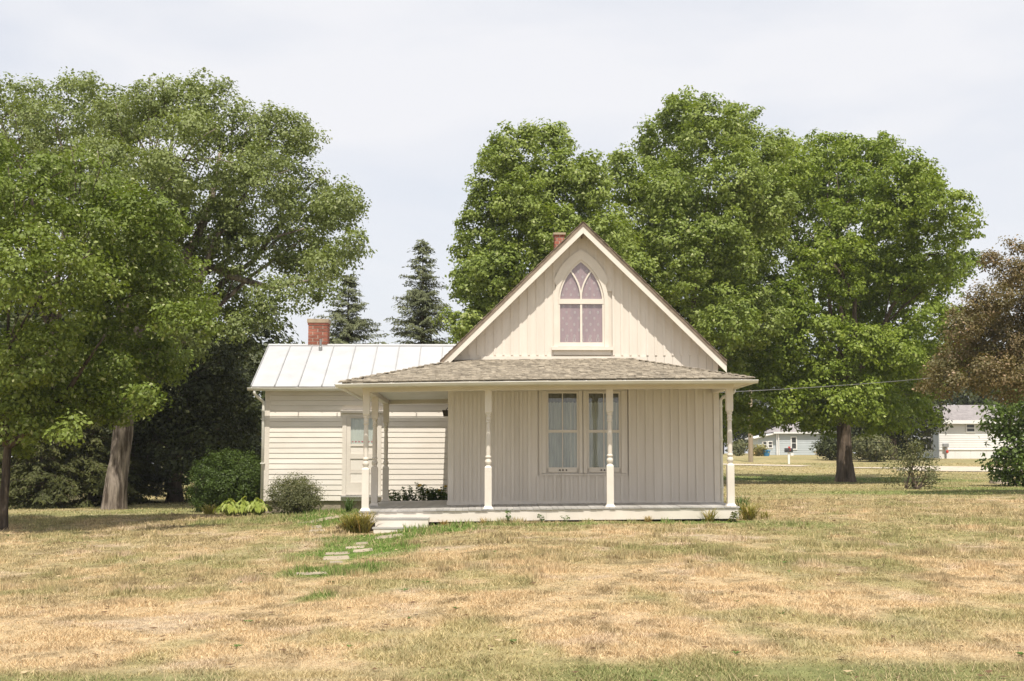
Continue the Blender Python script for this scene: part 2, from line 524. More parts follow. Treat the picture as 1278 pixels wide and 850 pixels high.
STONES = []   # filled below, kept free of blades
def build_grass():
    def scatter(n, y0, y1, xpad=1.0, pw=1.0):
        y = y0 + (y1 - y0) * RNG.random(n) ** pw
        w0 = -604 / F_PX * y - xpad; w1 = 674 / F_PX * y + xpad
        return w0 + (w1 - w0) * RNG.random(n), y
    parts = [scatter(520000, 8.6, 20), scatter(260000, 20, 34), scatter(130000, 34, 90)]
    x = np.concatenate([p[0] for p in parts]); y = np.concatenate([p[1] for p in parts])
    # extra blades where the turf is thick
    keep = np.ones(len(x), bool)
    keep &= ~((x > -2.45) & (x < 5.0) & (y > 25.85) & (y < 38))
    keep &= ~((x > -5.6) & (y > 33.2) & (y < 38) & (x < 5))
    keep &= ~((x > -2.2) & (x < -1.03) & (y > 25.25) & (y < 26))
    for (a, b, c, d) in STONES:
        keep &= ~((x > a) & (x < b) & (y > c) & (y < d) & (RNG.random(len(x)) < .86))
    bare = fbm(x * 1.1 + 51, y * .9 + 13, 3)
    keep &= RNG.random(len(x)) > smooth(.60, .74, bare) * .55
    x, y = x[keep], y[keep]
    n = len(x)
    col = lawn_colour(x, y)
    green = np.clip((col[:, 1] - col[:, 0] * .78) * 9, 0, 1)
    tuft = fbm(x * 2.2 + 7, y * 2.2 + 3, 3)
    h = (.011 + .018 * RNG.random(n)) * (1 + .45 * green) * (.55 + 1.1 * smooth(.35, .7, tuft)) * (1 + .25 * smooth(20, 45, y))
    w = (.0030 + .0034 * RNG.random(n)) * np.interp(y, [8, 20, 33, 60, 90], [1, 1.9, 3.2, 6, 9])
    a = RNG.random(n) * 2 * np.pi
    lean = RNG.random(n) * 1.7 * h
    la = RNG.random(n) * 2 * np.pi
    h = h * (1 + 1.5 * smooth(.60, .68, fbm(x * 3.1 + 77, y * 3.1 + 15, 2)) * smooth(13, 17, y) * smooth(40, 30, y))
    z = ground(x, y) - .004
    v = np.empty((n, 3, 3))
    ca, sa = np.cos(a) * w, np.sin(a) * w * .5
    v[:, 0] = np.stack([x - ca, y - sa, z], -1)
    v[:, 1] = np.stack([x + ca, y + sa, z], -1)
    v[:, 2] = np.stack([x + np.cos(la) * lean, y + np.sin(la) * lean, z + h], -1)
    k = (.72 + .62 * RNG.random(n))[:, None]
    dry = (RNG.random(n) < .25)[:, None]
    col = np.where(dry, col * .5 + np.array((.58, .44, .25)) * .5, col) * k
    me = raw_mesh('grass', v.reshape(-1, 3), 3, {'lawn': col})
    o = put('grass', me, M['blade'], None, (0, 0, 0))
    tag(o, 'short dry straw and green lawn grass in front of the cottage', 'grass', kind='stuff')

def build_path():
    path = empty('garden_path', (-2.8, 24, G(-2.8, 24)), kind='structure')
    #        x0   x1   y_top  y_bot (photo) : each slab lies flat on the turf
    slabs = [(398, 424, 642, 652), (388, 402, 656, 660), (385, 407, 661, 664), (466, 506, 668, 672), (443, 460, 677, 680), (430, 456, 682, 685), (440, 466, 685.5, 689),
             (404, 438, 689.5, 692.5), (402, 437, 694.5, 699), (411, 429, 700.5, 703), (350, 414, 714.5, 718)]
    for (a, b, c, d) in slabs:
        g0, g1 = gpt((a + b) / 2, d), gpt((a + b) / 2, c)
        k = g0.y / F_PX
        cx = (g0.x + g1.x) / 2; hw = (b - a) / 2 * k
        sk = g1.x - g0.x
        if c < 645: sk = .75
        y0, y1 = g0.y, max(g1.y, g0.y + .28)
        m = MB()
        n = 7
        bot = []; top = []
        ring = [(-1, 0), (-.2, -.04), (.55, .02), (1, .03), (1.02, .6), (.92, 1), (.2, 1.03), (-.6, .98), (-.98, .95), (-1.03, .5)]
        for (u, t) in ring:
            u *= 1 + random.uniform(-.05, .05); t = t + random.uniform(-.03, .03)
            X = cx + u * hw * (.75 if c < 645 else .9) + sk * (t - .5); Yy = y0 + (y1 - y0) * t
            z = G(X, Yy)
            bot.append((X, Yy, z - .05)); top.append((X, Yy, z + .003 + random.uniform(0, .004)))
        nn = len(ring)
        cen = (cx, (y0 + y1) / 2, G(cx, (y0 + y1) / 2) + .007)
        m.add(bot + top + [cen], [(i, (i + 1) % nn, nn + (i + 1) % nn, nn + i) for i in range(nn)] + [(nn + i, nn + (i + 1) % nn, 2 * nn) for i in range(nn)])
        o = m.build('paving_stone', M['stone'], path)
        xs = [p[0] for p in top]; ys = [p[1] for p in top]
        STONES.append((min(xs) + .04, max(xs) - .04, min(ys) + .03, max(ys) - .02) if c > 645 else (cx - .25, cx + .25, y0, y1))
def fallen_leaves():
    n = 900
    y = 9 + 32 * RNG.random(n); x = (-604 / F_PX * y) + (1278 / F_PX * y) * RNG.random(n)
    ok = ~((x > -2.6) & (x < 5.1) & (y > 25.2)) & ~((x > -5.8) & (x < 5) & (y > 33))
    x, y = x[ok], y[ok]; n = len(x)
    a = RNG.random(n) * 6.28; s = .02 + .03 * RNG.random(n)
    z = ground(x, y) + .016
    v = np.empty((n, 4, 3))
    for i, (u, w) in enumerate(((-1, 0), (0, -.6), (1, 0), (0, .6))):
        v[:, i] = np.stack([x + s * (u * np.cos(a) - w * np.sin(a)), y + s * (u * np.sin(a) + w * np.cos(a)), z + .02 * RNG.random(n)], -1)
    col = np.where(RNG.random((n, 1)) < .6, np.array((.16, .10, .055)), np.array((.55, .42, .25)))
    o = put('fallen_leaves', raw_mesh('fallen_leaves', v.reshape(-1, 3), 4, {'lawn': col}), M['blade'], None, (0, 0, 0))
    tag(o, 'small dry leaves scattered over the lawn', 'leaves', kind='stuff')
def stalks_and_weeds():
    n = 9000
    y = 8.8 + 26 * RNG.random(n) ** 1.3; x = (-604 / F_PX * y) + (1278 / F_PX * y) * RNG.random(n)
    ok = ~((x > -2.6) & (x < 5.1) & (y > 25.2)) & ~((x > -5.8) & (x < 5) & (y > 32.8)) & (fbm(x * .8 + 33, y * .8 + 61, 3) > .46)
    x, y = x[ok], y[ok]; n = len(x)
    h = .05 + .07 * RNG.random(n); a = RNG.random(n) * 6.28; le = h * (.3 + RNG.random(n)); z = ground(x, y)
    w = .0022 * np.interp(y, [8, 20, 34], [1, 1.9, 3.2])
    v = np.stack([np.stack([x - w, y, z], -1), np.stack([x + w, y, z], -1), np.stack([x + np.cos(a) * le, y + np.sin(a) * le, z + h], -1)], 1)
    col = lerp(np.broadcast_to(np.array((.62, .49, .30)), (n, 3)), (.30, .24, .12), RNG.random(n) ** 2)
    o = put('straw_stalks', raw_mesh('straw_stalks', v.reshape(-1, 3), 3, {'lawn': col}), M['blade'], None, (0, 0, 0))
    tag(o, 'thin bleached stalks standing above the dry lawn', 'grass', kind='stuff')
    q = []; cc = []
    for i in range(60):
        yy = 9 + 24 * random.random() ** 1.2; xx = -604 / F_PX * yy + 1278 / F_PX * yy * random.random()
        if -2.8 < xx < 5.2 and yy > 25: continue
        zz = G(xx, yy); r = random.uniform(.025, .065); g = random.uniform(.8, 1.2)
        for k in range(random.randint(6, 11)):
            aa = random.uniform(0, 6.28); c, s_ = math.cos(aa), math.sin(aa); wd = r * .22
            q += [(xx, yy, zz + .01), (xx + c * r * .6 - s_ * wd, yy + s_ * r * .6 + c * wd, zz + .028), (xx + c * r, yy + s_ * r, zz + .03), (xx + c * r * .6 + s_ * wd, yy + s_ * r * .6 - c * wd, zz + .028)]
            cc.append((.10 * g, .17 * g, .04 * g))
    o = put('lawn_weeds', raw_mesh('lawn_weeds', np.array(q), 4, {'lawn': np.array(cc)}), M['blade'], None, (0, 0, 0))
    tag(o, 'small green weed rosettes dotted over the dry lawn', 'weeds', kind='stuff')
build_path()
build_grass()
fallen_leaves()
stalks_and_weeds()

def ribbon(name, pts, w, mat, lift=.02):
    """road strip draped on the ground; pts are (x, y) of its middle"""
    m = MB()
    dense = []
    for (a, b) in zip(pts[:-1], pts[1:]):
        n = max(2, int(math.hypot(b[0] - a[0], b[1] - a[1]) / 1.0))
        for i in range(n):
            t = i / n
            dense.append((a[0] + (b[0] - a[0]) * t, a[1] + (b[1] - a[1]) * t))
    dense.append(pts[-1])
    rows = []
    for i, p in enumerate(dense):
        q = dense[min(i + 1, len(dense) - 1)]; r = dense[max(i - 1, 0)]
        d = Vector((q[0] - r[0], q[1] - r[1])).normalized()
        nrm = Vector((-d.y, d.x))
        row = []
        for k in range(7):
            s = (k / 6 - .5) * w * (1 + .08 * math.sin(i * .7 + k))
            X, Y = p[0] + nrm.x * s, p[1] + nrm.y * s
            row.append((X, Y, G(X, Y) + lift))
        rows.append(row)
    vs = [p for r in rows for p in r]
    fs = [(i * 7 + k, i * 7 + k + 1, i * 7 + k + 8, i * 7 + k + 7) for i in range(len(rows) - 1) for k in range(6)]
    m.add(vs, fs)
    o = m.build(name, mat)
    o['kind'] = 'structure'
ribbon('gravel_road', [(12.5, 89), (15.5, 87.5), (18.5, 85.5), (20.5, 84)], 2.0, M['gravel'], .03)
ribbon('gravel_drive', [(22, 81), (25, 80.2), (29, 79)], 1.4, M['gravel'], .03)
ribbon('gravel_drive', [(25.5, 80), (31, 77.5), (38, 75.5), (48, 74), (70, 72), (110, 70)], 8.5, M['gravel'], .035)
ribbon('gravel_drive', [(36, 86), (40, 85), (48, 83.5), (64, 82), (90, 80)], 2.2, M['gravel'], .035)

# ------------------------------------------------------------------ the cottage
YP, YW, YM, YB, YS = 26.0, 27.7, 28.1, 31.3, 33.3       # porch posts, front wall, middle and back post, wing wall
XL, XR = -0.72, 4.908
HOUSE = empty('cottage', (2.1, YW, 0), 'cream board and batten cottage with a pointed arch window in its steep gable', 'house')
def wx(px, Y=YW): return P(px, 430, Y).x
def wz(py, Y=YW): return P(640, py, Y).z
def wxz(px, py, Y=YW):
    p = P(px, py, Y); return p.x, p.z
def sag(x):
    t = min(1.15, max(0.0, (4.85 - x) / 7.15))
    return -0.08 * t ** 1.5
def warp(p):
    return (p[0], p[1], p[2] + sag(p[0]))
def deck_z(x, y):
    return .31 - .03 * min(1, max(0, (YW - y) / 1.7)) + sag(x)
rnd = random.uniform

# ---- main body
ap = P(725.5, 277, 27.38); e0 = P(549, 449.5, 27.38); e1 = P(907, 452.5, 27.38)
XC, ZA = (XL + XR) / 2 - .02, ap.z
SL = ((ZA - e0.z) / (XC - e0.x) + (ZA - e1.z) / (e1.x - XC)) / 2
EX0, EX1 = e0.x, e1.x
def roof_top(x): return ZA - SL * abs(x - XC)
ROOF_T, FASC = .085, .150
def under(x): return roof_top(x) - ROOF_T
YBACK = 37.6
m = MB()
zc = 2.95
m.box(XL + .02, XR - .02, YW + .05, YBACK, -.1, zc)
m.prism([(XL + .02, zc), (XR - .02, zc), (XR - .02, under(XR) - .03), (XC, under(XC) - .03), (XL + .02, under(XL) - .03)],
        lambda q: (q[0], YW + .05, q[1]), lambda q: (q[0], YBACK, q[1]))
BODY = m.build('house_body', M['paint'], HOUSE)

# roof slabs, soffit, rake boards
roof = MB()
for (xa, xb) in ((EX0, XC), (XC, EX1)):
    za, zb = roof_top(xa), roof_top(xb)
    roof.hexa([(xa, 27.36, za - ROOF_T), (xb, 27.36, zb - ROOF_T), (xb, YBACK + .25, zb - ROOF_T), (xa, YBACK + .25, za - ROOF_T),
               (xa, 27.36, za), (xb, 27.36, zb), (xb, YBACK + .25, zb), (xa, YBACK + .25, za)])
ROOF = roof.build('main_roof', M['roof_brown'], HOUSE)
# stepped shingle butts that show along the rake
for side in (0, 1):
    n = 34
    for i in range(n):
        t0, t1 = i / n, (i + 1.25) / n
        xe = EX0 if side == 0 else EX1
        xa = xe + (XC - xe) * t0; xb = xe + (XC - xe) * min(1, t1)
        lift = rnd(.018, .028)
        q = MB()
        za, zb = roof_top(xa) + .004, roof_top(xb) + .004
        yy = 27.345 + rnd(-.006, .006)
        w = rnd(.14, .22)
        if xa > xb: xa, xb, za, zb, la, lb = xb, xa, zb, za, .004, lift
        else: la, lb = lift, .004
        q.hexa([(xa, yy, za), (xb, yy, zb), (xb, yy + w, zb), (xa, yy + w, za), (xa, yy, za + la), (xb, yy, zb + lb), (xb, yy + w, zb + lb), (xa, yy + w, za + la)])
        q.build('roof_shingle', M['roof_brown'], ROOF)
for (xa, xb) in ((EX0 + .004, XC - .001), (XC + .001, EX1 - .004)):
    za, zb = under(xa) - .002, under(xb) - .002
    m = MB()
    m.hexa([(xa, 27.372, za - FASC), (xb, 27.372, zb - FASC), (xb, 27.40, zb - FASC), (xa, 27.40, za - FASC), (xa, 27.372, za), (xb, 27.372, zb), (xb, 27.40, zb), (xa, 27.40, za)])
    m.build('rake_board', M['trim'], HOUSE)
    m = MB()
    m.hexa([(xa, 27.402, za - .03), (xb, 27.402, zb - .03), (xb, YW + .04, zb - .03), (xa, YW + .04, za - .03), (xa, 27.402, za - .003), (xb, 27.402, zb - .003), (xb, YW + .04, zb - .003), (xa, YW + .04, za - .003)])
    m.build('rake_soffit', M['trim'], HOUSE)
m = MB(); m.tube([(XC, 27.45, under(XC) - .19), (XC, 27.70, under(XC) - .19)], .028, 8)
m.build('ridge_beam_end', M['roof_brown'], HOUSE)

# pointed arch outline (photo measures turned to metres on the wall)
def arch(xc, zs, w, h, n=14):
    Rr = (h * h + w * w) / (2 * w)
    th = math.acos((Rr - w) / Rr)
    left = [(xc - w + Rr - Rr * math.cos(th * i / n), zs + Rr * math.sin(th * i / n)) for i in range(n + 1)]
    right = [(2 * xc - x, z) for (x, z) in left[:-1]][::-1]
    return left + right
GXC = wxz(725.3, 400)[0]
GK = (wx(753) - wx(697)) / 56.0       # metres per photo pixel on the wall
ZS, ZT, ZB = wz(378), wz(325.2), wz(428)
GW = 27.6 * GK

# ---- front wall: vertical boards and battens
def arch_low(x):     # height of the casing's outer edge over x, or None
    w = GW + 4.0 * GK
    if abs(x - GXC) >= w: return None
    h = (ZT - ZS) + .09
    Rr = (h * h + w * w) / (2 * w)
    dx = Rr - (w - abs(x - GXC))
    return ZS + math.sqrt(max(0, Rr * Rr - dx * dx))
WALL = MB()
WALL.box(XL + .03, XR - .03, YW + .03, YW + .049, .27, 2.9)
WALL = WALL.build('front_wall', M['paint'], HOUSE)
pitch = (XR - XL - .18) / 31
wl0, wl1 = wx(672.5), wx(782)
zsill = wz(592.5)
for i in range(31):
    x0 = XL + .09 + i * pitch; x1 = x0 + pitch - .004
    xm = (x0 + x1) / 2
    inwin = x1 > wl0 and x0 < wl1
    jy = rnd(0, .003)
    m = MB(); m.box(x0, x1, YW + jy, YW + .03, .30, zsill - .02 if inwin else 2.74); m.build('board', M['paint'], WALL)
    xb = x0
    inb = xb + .03 > wl0 and xb - .03 < wl1
    if i:
        m = MB(); m.box(xb - .029 + rnd(-.003, .003), xb + .027, YW - .026, YW + .001, .302, zsill - .02 if inb else 2.74); m.build('batten', M['paint'], WALL)
for xa, xb in ((XL - .03, XL + .09), (XR - .09, XR + .03)):
    m = MB(); m.box(xa, xb, YW - .026, YW + .03, .27, 2.95); m.build('corner_board', M['trim'], WALL)
m = MB(); m.box(XL - .05, XR + .05, YW - .045, YW - .003, .235, .335); m.build('base_board', M['trim'], WALL)
m = MB(); m.box(XL, XR, YW - .03, YW + .02, 2.72, 2.79); m.build('frieze_board', M['trim'], WALL)

GAB = MB()
GAB.prism([(XL + .03, 2.96), (XR - .03, 2.96), (XR - .03, under(XR) - .06), (XC, under(XC) - .06), (XL + .03, under(XL) - .06)],
          lambda q: (q[0], YW + .031, q[1]), lambda q: (q[0], YW + .049, q[1]))
GAB = GAB.build('gable_wall', M['paint'], HOUSE)
GZ0 = wz(437)
def strip(x0, x1, z0, y0, y1, name):
    """upright board whose head follows the rake; split round the arched window"""
    t0, t1 = under(x0) - .031, under(x1) - .031
    mids = sorted(set([x0, x1] + ([XC] if x0 < XC < x1 else [])))
    def seg(zb, za):
        m = MB()
        for a, b in zip(mids[:-1], mids[1:]):
            ta, tb = za(a), za(b)
            if ta <= zb + .01 and tb <= zb + .01: continue
            ta, tb = max(ta, zb + .005), max(tb, zb + .005)
            m.hexa([(a, y0, zb), (b, y0, zb), (b, y1, zb), (a, y1, zb), (a, y0, ta), (b, y0, tb), (b, y1, tb), (a, y1, ta)])
        if m.v: m.build(name, M['paint'], GAB)
    top = lambda x: under(x) - .031
    lo = [arch_low(x0), arch_low(x1), arch_low((x0 + x1) / 2)]
    lo = [q for q in lo if q is not None]
    if lo:
        zt = max(lo) - .02
        seg(z0, lambda x: GZ0)
        seg(zt, top)
    else:
        seg(z0, top)
gp = .1785
k0 = -int((XC - XL - .1) / gp)
for k in range(k0, int((XR - .1 - XC) / gp) + 1):
    x0 = XC + (k - .5) * gp + .03; x1 = x0 + gp - .004
    x0c, x1c = max(x0, XL + .09), min(x1, XR - .09)
    strip(x0c, x1c, 2.97, YW + rnd(0, .003), YW + .03, 'board')
    xb = x0
    if XL + .12 < xb < XR - .12:
        strip(xb - .025, xb + .025, wz(444.5) + .02, YW - .014, YW + .001, 'batten')
for xa, xb in ((XL - .02, XL + .088), (XR - .088, XR + .02)):
    m = MB(); m.hexa([(xa, YW - .024, 2.96), (xb, YW - .024, 2.96), (xb, YW + .03, 2.96), (xa, YW + .03, 2.96),
                      (xa, YW - .024, under(xa) - .032), (xb, YW - .024, under(xb) - .032), (xb, YW + .03, under(xb) - .032), (xa, YW + .03, under(xa) - .032)])
    m.build('corner_board', M['trim'], GAB)
m = MB(); m.box(wx(600), wx(806), YW - .035, YW - .002, wz(452), wz(444.8)); m.build('flashing_board', M['trim'], GAB)

# ---- pointed arch window
def ring_prism(m, outer, inner, y0, y1):
    n = len(outer)
    vs = [(x, y0, z) for x, z in outer] + [(x, y0, z) for x, z in inner] + [(x, y1, z) for x, z in outer] + [(x, y1, z) for x, z in inner]
    fs = []
    for i in range(n - 1):
        fs += [(i, i + 1, n + i + 1, n + i), (2 * n + i + 1, 2 * n + i, 3 * n + i, 3 * n + i + 1), (i, 2 * n + i, 2 * n + i + 1, i + 1), (n + i + 1, 3 * n + i + 1, 3 * n + i, n + i)]
    fs += [(0, n, 3 * n, 2 * n), (n - 1, 3 * n - 1, 4 * n - 1, 2 * n - 1)]
    m.add(vs, fs)
def legs(a, zb):
    return [(a[0][0], zb)] + a + [(a[-1][0], zb)]
m = MB()
ring_prism(m, legs(arch(GXC, ZS, GW + 6.5 * GK, ZT - ZS + .13), wz(436)), legs(arch(GXC, ZS, GW + 1.5 * GK, ZT - ZS + .028), wz(436)), YW - .038, YW + .03)
GWIN = m.build('arched_window', M['trim'], HOUSE)
m = MB()
hz = wz(350)
def clipz(a): return [(x, max(z, hz)) for x, z in a]
ho = arch(GXC, wz(372), GW + 10.0 * GK, wz(311.5) - wz(372)); hi = arch(GXC, ZS, GW + 5.5 * GK, ZT - ZS + .115)
def cut(a, z):  # part of an arch above z
    return [p for p in a if p[1] >= z]
def resamp(a, n):
    d = [0]
    for p, q in zip(a[:-1], a[1:]): d.append(d[-1] + math.hypot(q[0] - p[0], q[1] - p[1]))
    return [(float(np.interp(t, d, [p[0] for p in a])), float(np.interp(t, d, [p[1] for p in a]))) for t in np.linspace(0, d[-1], n)]
ring_prism(m, resamp(cut(ho, wz(352)), 41), resamp(cut(hi, wz(362)), 41), YW - .041, YW - .012)
m.build('arch_hood', M['trim'], GWIN)
m = MB()
ao, ai = arch(GXC, ZS, GW + 1.5 * GK, ZT - ZS + .028), arch(GXC, ZS, GW - 1.2 * GK, ZT - ZS - .03)
ring_prism(m, legs(ao, wz(432.5)), legs(ai, wz(432.5)), YW - .012, YW + .018)
m.box(GXC - GW, GXC + GW, YW - .011, YW + .017, wz(432.5), wz(427.2))
m.build('sash', M['trim'], GWIN)
m = MB(); m.box(GXC - GW - .012, GXC + GW + .012, YW - .020, YW + .019, wz(379.2), wz(373)); m.build('transom', M['trim'], GWIN)
m = MB(); m.box(GXC - .022, GXC + .022, YW - .010, YW + .016, wz(427.2), wz(379.2)); m.build('muntin', M['trim'], GWIN)
Rr = ((ZT - ZS) ** 2 + GW ** 2) / (2 * GW)
for s in (-1, 1):
    th1 = math.acos(1 - GW * .5 / Rr)
    z0 = wz(373)
    o_, i_ = [], []
    for q in range(15):
        t = th1 * q / 14
        for lst, dr in ((o_, .017), (i_, -.017)):
            r2 = Rr + dr
            lst.append((GXC + s * (Rr - r2 * math.cos(t)) if False else GXC + s * (-(Rr) + r2 * math.cos(t)) * 1.0, z0 + r2 * math.sin(t) * (wz(337) - z0) / (Rr * math.sin(th1))))
    m = MB(); ring_prism(m, o_, i_, YW - .009 - .001 * s, YW + .015 + .001 * s)
    m.build('tracery', M['trim'], GWIN)
m = MB(); m.box(wx(688.5), wx(765), YW - .10, YW + .0, wz(437.2), wz(433.2)); m.build('sill', M['trim'], GWIN)
m = MB(); m.box(wx(691), wx(762.5), YW - .045, YW + .0, wz(443.0), wz(437.3)); m.build('apron', M['trim'], GWIN)
def fan(a, y, zb=None):
    pts = ([(a[0][0], zb)] + a + [(a[-1][0], zb)]) if zb is not None else a
    m = MB(); n = len(pts)
    m.add([(x, y, z) for x, z in pts], [tuple(range(n))])
    return m
ag = arch(GXC, ZS, GW, ZT - ZS)
fan([p for p in ag][::-1], YW + .006, wz(376)).build('pane', M['glass'], GWIN)
for s in (-1, 1):
    m = MB(); xa, xb = sorted((GXC + s * .004, GXC + s * GW)); m.add([(xa, YW + .006, wz(430)), (xb, YW + .006, wz(430)), (xb, YW + .006, wz(376.2)), (xa, YW + .006, wz(376.2))], [(0, 1, 2, 3)])
    m.build('pane', M['glass'], GWIN)
# curtain with folds, and its lace rings
def drape(x0, x1, z0, z1, y, amp, folds, top=None, n=60):
    m = MB(); vs = []; fs = []
    for i in range(n + 1):
        t = i / n; x = x0 + (x1 - x0) * t
        yy = y + amp * math.sin(t * folds * 2 * math.pi + .7 * math.sin(5 * t)) + amp * .4 * math.sin(t * folds * 5.3)
        zt = z1 if top is None else top(x)
        vs += [(x, yy, z0), (x, yy, zt)]
    for i in range(n):
        fs.append((2 * i, 2 * i + 2, 2 * i + 3, 2 * i + 1))
    m.add(vs, fs)
    return m
def arch_top(x):
    h, w = ZT - ZS, GW
    dx = Rr - (w - min(w, abs(x - GXC)))
    return ZS + math.sqrt(max(0, Rr * Rr - dx * dx))
drape(GXC - GW + .005, GXC + GW - .005, wz(431), 0, YW + .0255, .0022, 7, arch_top).build('curtain', M['mauve'], GWIN, smooth_=True)
m = MB()
def lace_ring(m, x, z, a, b, tk, n=10):
    y = YW + .0212
    o = [(x + a * math.cos(2 * math.pi * k / n), y, z + b * math.sin(2 * math.pi * k / n)) for k in range(n)]
    i = [(x + (a - tk) * math.cos(2 * math.pi * k / n), y, z + (b - tk) * math.sin(2 * math.pi * k / n)) for k in range(n)]
    m.add(o + i, [(k, (k + 1) % n, n + (k + 1) % n, n + k) for k in range(n)])
row = 0
zz = wz(419)
while zz < ZT - .1:
    for c in range(-3, 4):
        x = GXC + (c + (.5 if row % 2 else 0)) * .165 + .03
        if abs(x - GXC) < GW - .05 and zz + .03 < arch_top(x):
            lace_ring(m, x + rnd(-.008, .008), zz + rnd(-.006, .006), .019, .027, .0085)
    zz += .125; row += 1
for c in range(-4, 5):
    x = GXC + c * .165 + .02
    if abs(x - GXC) < GW - .05: lace_ring(m, x, wz(424), .030, .050, .009, 12)
m.build('lace_pattern', M['lace'], GWIN)

# ---- pair of sash windows under the porch
def sash_window(xa, xb, cut_dots):
    """xa..xb: glass width (m)"""
    z0, z1 = wz(583.3), wz(491)
    cz0, cz1 = wz(590.5), wz(487.5)
    m = MB()
    cw = .085
    m.box(xa - .05 - cw, xa - .05, YW - .030, YW + .03, cz0, cz1); m.box(xb + .05, xb + .05 + cw, YW - .030, YW + .03, cz0, cz1)
    m.box(xa - .05, xb + .05, YW - .029, YW + .03, z1 + .045, cz1)
    w = m.build('sash_window', M['paint'], HOUSE)
    zm = wz(538.3)
    for k, (a, b, y) in enumerate(((zm, z1, YW - .010), (z0, zm, YW - .002))):
        m = MB()
        m.box(xa - .048, xa, y, y + .02, a - .03, b + .042); m.box(xb, xb + .048, y, y + .02, a - .03, b + .042)
        m.box(xa, xb, y + .001, y + .02, b if k == 0 else b - .028, b + .042 if k == 0 else b)
        m.box(xa, xb, y + .001, y + .02, a - (.0 if k == 0 else .105), a + (.03 if k == 0 else 0))
        m.build('sash', M['paint'], w)
        xm = (xa + xb) / 2
        m = MB(); m.box(xm - .010, xm + .010, y + .003, y + .018, a + (.03 if k == 0 else 0), b - (.0 if k == 0 else .028)); m.build('muntin', M['paint'], w)
        for (p, q) in ((xa, xm), (xm, xb)):
            m = MB(); m.add([(p, y + .011, a), (q, y + .011, a), (q, y + .011, b), (p, y + .011, b)], [(0, 1, 2, 3)]); m.build('pane', M['glass'], w)
    gap = (xb - xa)
    drape(xa - .01, xb + .01, z0 - .01, wz(501.5), YW + .0235, .0055, 8).build('curtain', M['curtain'], w, smooth_=True)
    drape(xa - .01, xb + .01, wz(502.5), z1 + .02, YW + .0215, .002, 9).build('dark_glass_band', M['glass_band'], w, smooth_=True)  # dark reflection at the top of the glass, put in as a strip
    m = MB(); m.box(xa - .13, xb + .13, YW - .050, YW - .031, cz0 - .045, cz0 - .012); m.build('stool', M['paint'], w)
    for d in cut_dots:
        x = wx(d); m = MB(); m.tube([(x, YW - .009, wz(586.7)), (x, YW - .0015, wz(586.7))], .017, 8); m.build('vent_hole', M['dark'], w)
    return w
sash_window(wx(684.2), wx(719.3), (698.3, 702, 706.3))
sash_window(wx(734.5), wx(771.5), (749.5, 753.5, 757))
m = MB(); m.box(wl0 + .002, wl1 - .002, YW - .024, YW + .02, wz(595.0), wz(591.2)); m.build('window_sill', M['paint'], HOUSE)
m = MB(); m.box(wl0 + .002, wx(684.2) - .137, YW - .018, YW + .03, wz(591.1), 2.715); m.box(wx(771.5) + .137, wl1 - .002, YW - .018, YW + .03, wz(591.1), 2.715)
m.box(wx(719.3) + .137, wx(734.5) - .137, YW - .018, YW + .03, wz(591.1), 2.715); m.box(wl0 + .003, wl1 - .003, YW - .016, YW + .03, wz(487.3), 2.714)
m.build('window_casing', M['paint'], HOUSE)

# ---- porch: floor, skirt, steps
DECK = MB()
DECK.box(XL - .0, XR, 25.9, YW, .14, .235); DECK.box(-2.30, XL - .001, 25.9, 31.30, .14, .235)
DECK = DECK.build('porch_floor', M['found'], HOUSE, warp)
x = -2.42
while x < 4.98:
    w = min(rnd(.118, .132), 4.99 - x)
    yb = 31.42 if x + w < XL + .02 else YW - .004
    y0 = 25.850 + rnd(-.010, .006)
    m = MB()
    za, zb = deck_z(x, y0), deck_z(x, YW)
    d = .030
    ys = [(y0, za), (YW, zb)] + ([(yb, zb)] if yb > YW else [])
    j = rnd(-.003, .003)
    vs = []; fs = []
    for (yy, z) in ys:
        z += j
        vs += [(x + .002, yy, z - d), (x + w - .002, yy, z - d), (x + w - .002, yy, z), (x + .002, yy, z)]
    for i in range(len(ys) - 1):
        for k in range(4):
            fs.append((i * 4 + k, i * 4 + (k + 1) % 4, i * 4 + 4 + (k + 1) % 4, i * 4 + 4 + k))
    fs += [(3, 2, 1, 0), tuple(range(len(vs) - 4, len(vs)))]
    m.add(vs, fs)
    m.build('floor_board', M['deck'], DECK)
    x += w
def skirt(pts, z0, z1):
    for (a, b) in zip(pts[:-1], pts[1:]):
        d = Vector((b[0] - a[0], b[1] - a[1])); n = Vector((d.y, -d.x)).normalized() * .025
        m = MB()
        m.hexa([(a[0], a[1], z0), (b[0], b[1], z0), (b[0] - n.x, b[1] - n.y, z0), (a[0] - n.x, a[1] - n.y, z0), (a[0], a[1], z1), (b[0], b[1], z1), (b[0] - n.x, b[1] - n.y, z1), (a[0] - n.x, a[1] - n.y, z1)])
        m.build('skirt_board', M['trim'], HOUSE, warp)
skirt([(-2.40, 25.87), (1.213, 25.87)], .045, .248)
skirt([(1.216, 25.871), (4.97, 25.871)], .045, .248)
skirt([(4.972, 25.872), (4.972, YW)], .045, .27)
skirt([(-2.402, 31.38), (-2.402, 25.872)], .045, .27)
for x in (-2.2, -.5, 1.2, 2.9, 4.7):
    m = MB(); m.box(x - .1, x + .1, 26.0, 26.3, -.35, .18); m.build('pier', M['found'], HOUSE)
sx0, sx1 = P(467.5, 650, 25.5).x, P(535, 650, 25.5).x
zs1, zs2 = P(500, 646.5, 25.50).z, P(500, 658.3, 25.20).z
m = MB(); m.box(sx0 + .01, sx1 - .01, 25.51, 25.86, zs1 - .20, zs1 - .03); m.box(sx0 + .005, sx1 - .005, 25.21, 25.505, zs2 - .22, zs2 - .03)
STEP = m.build('porch_steps', M['trim'], HOUSE)
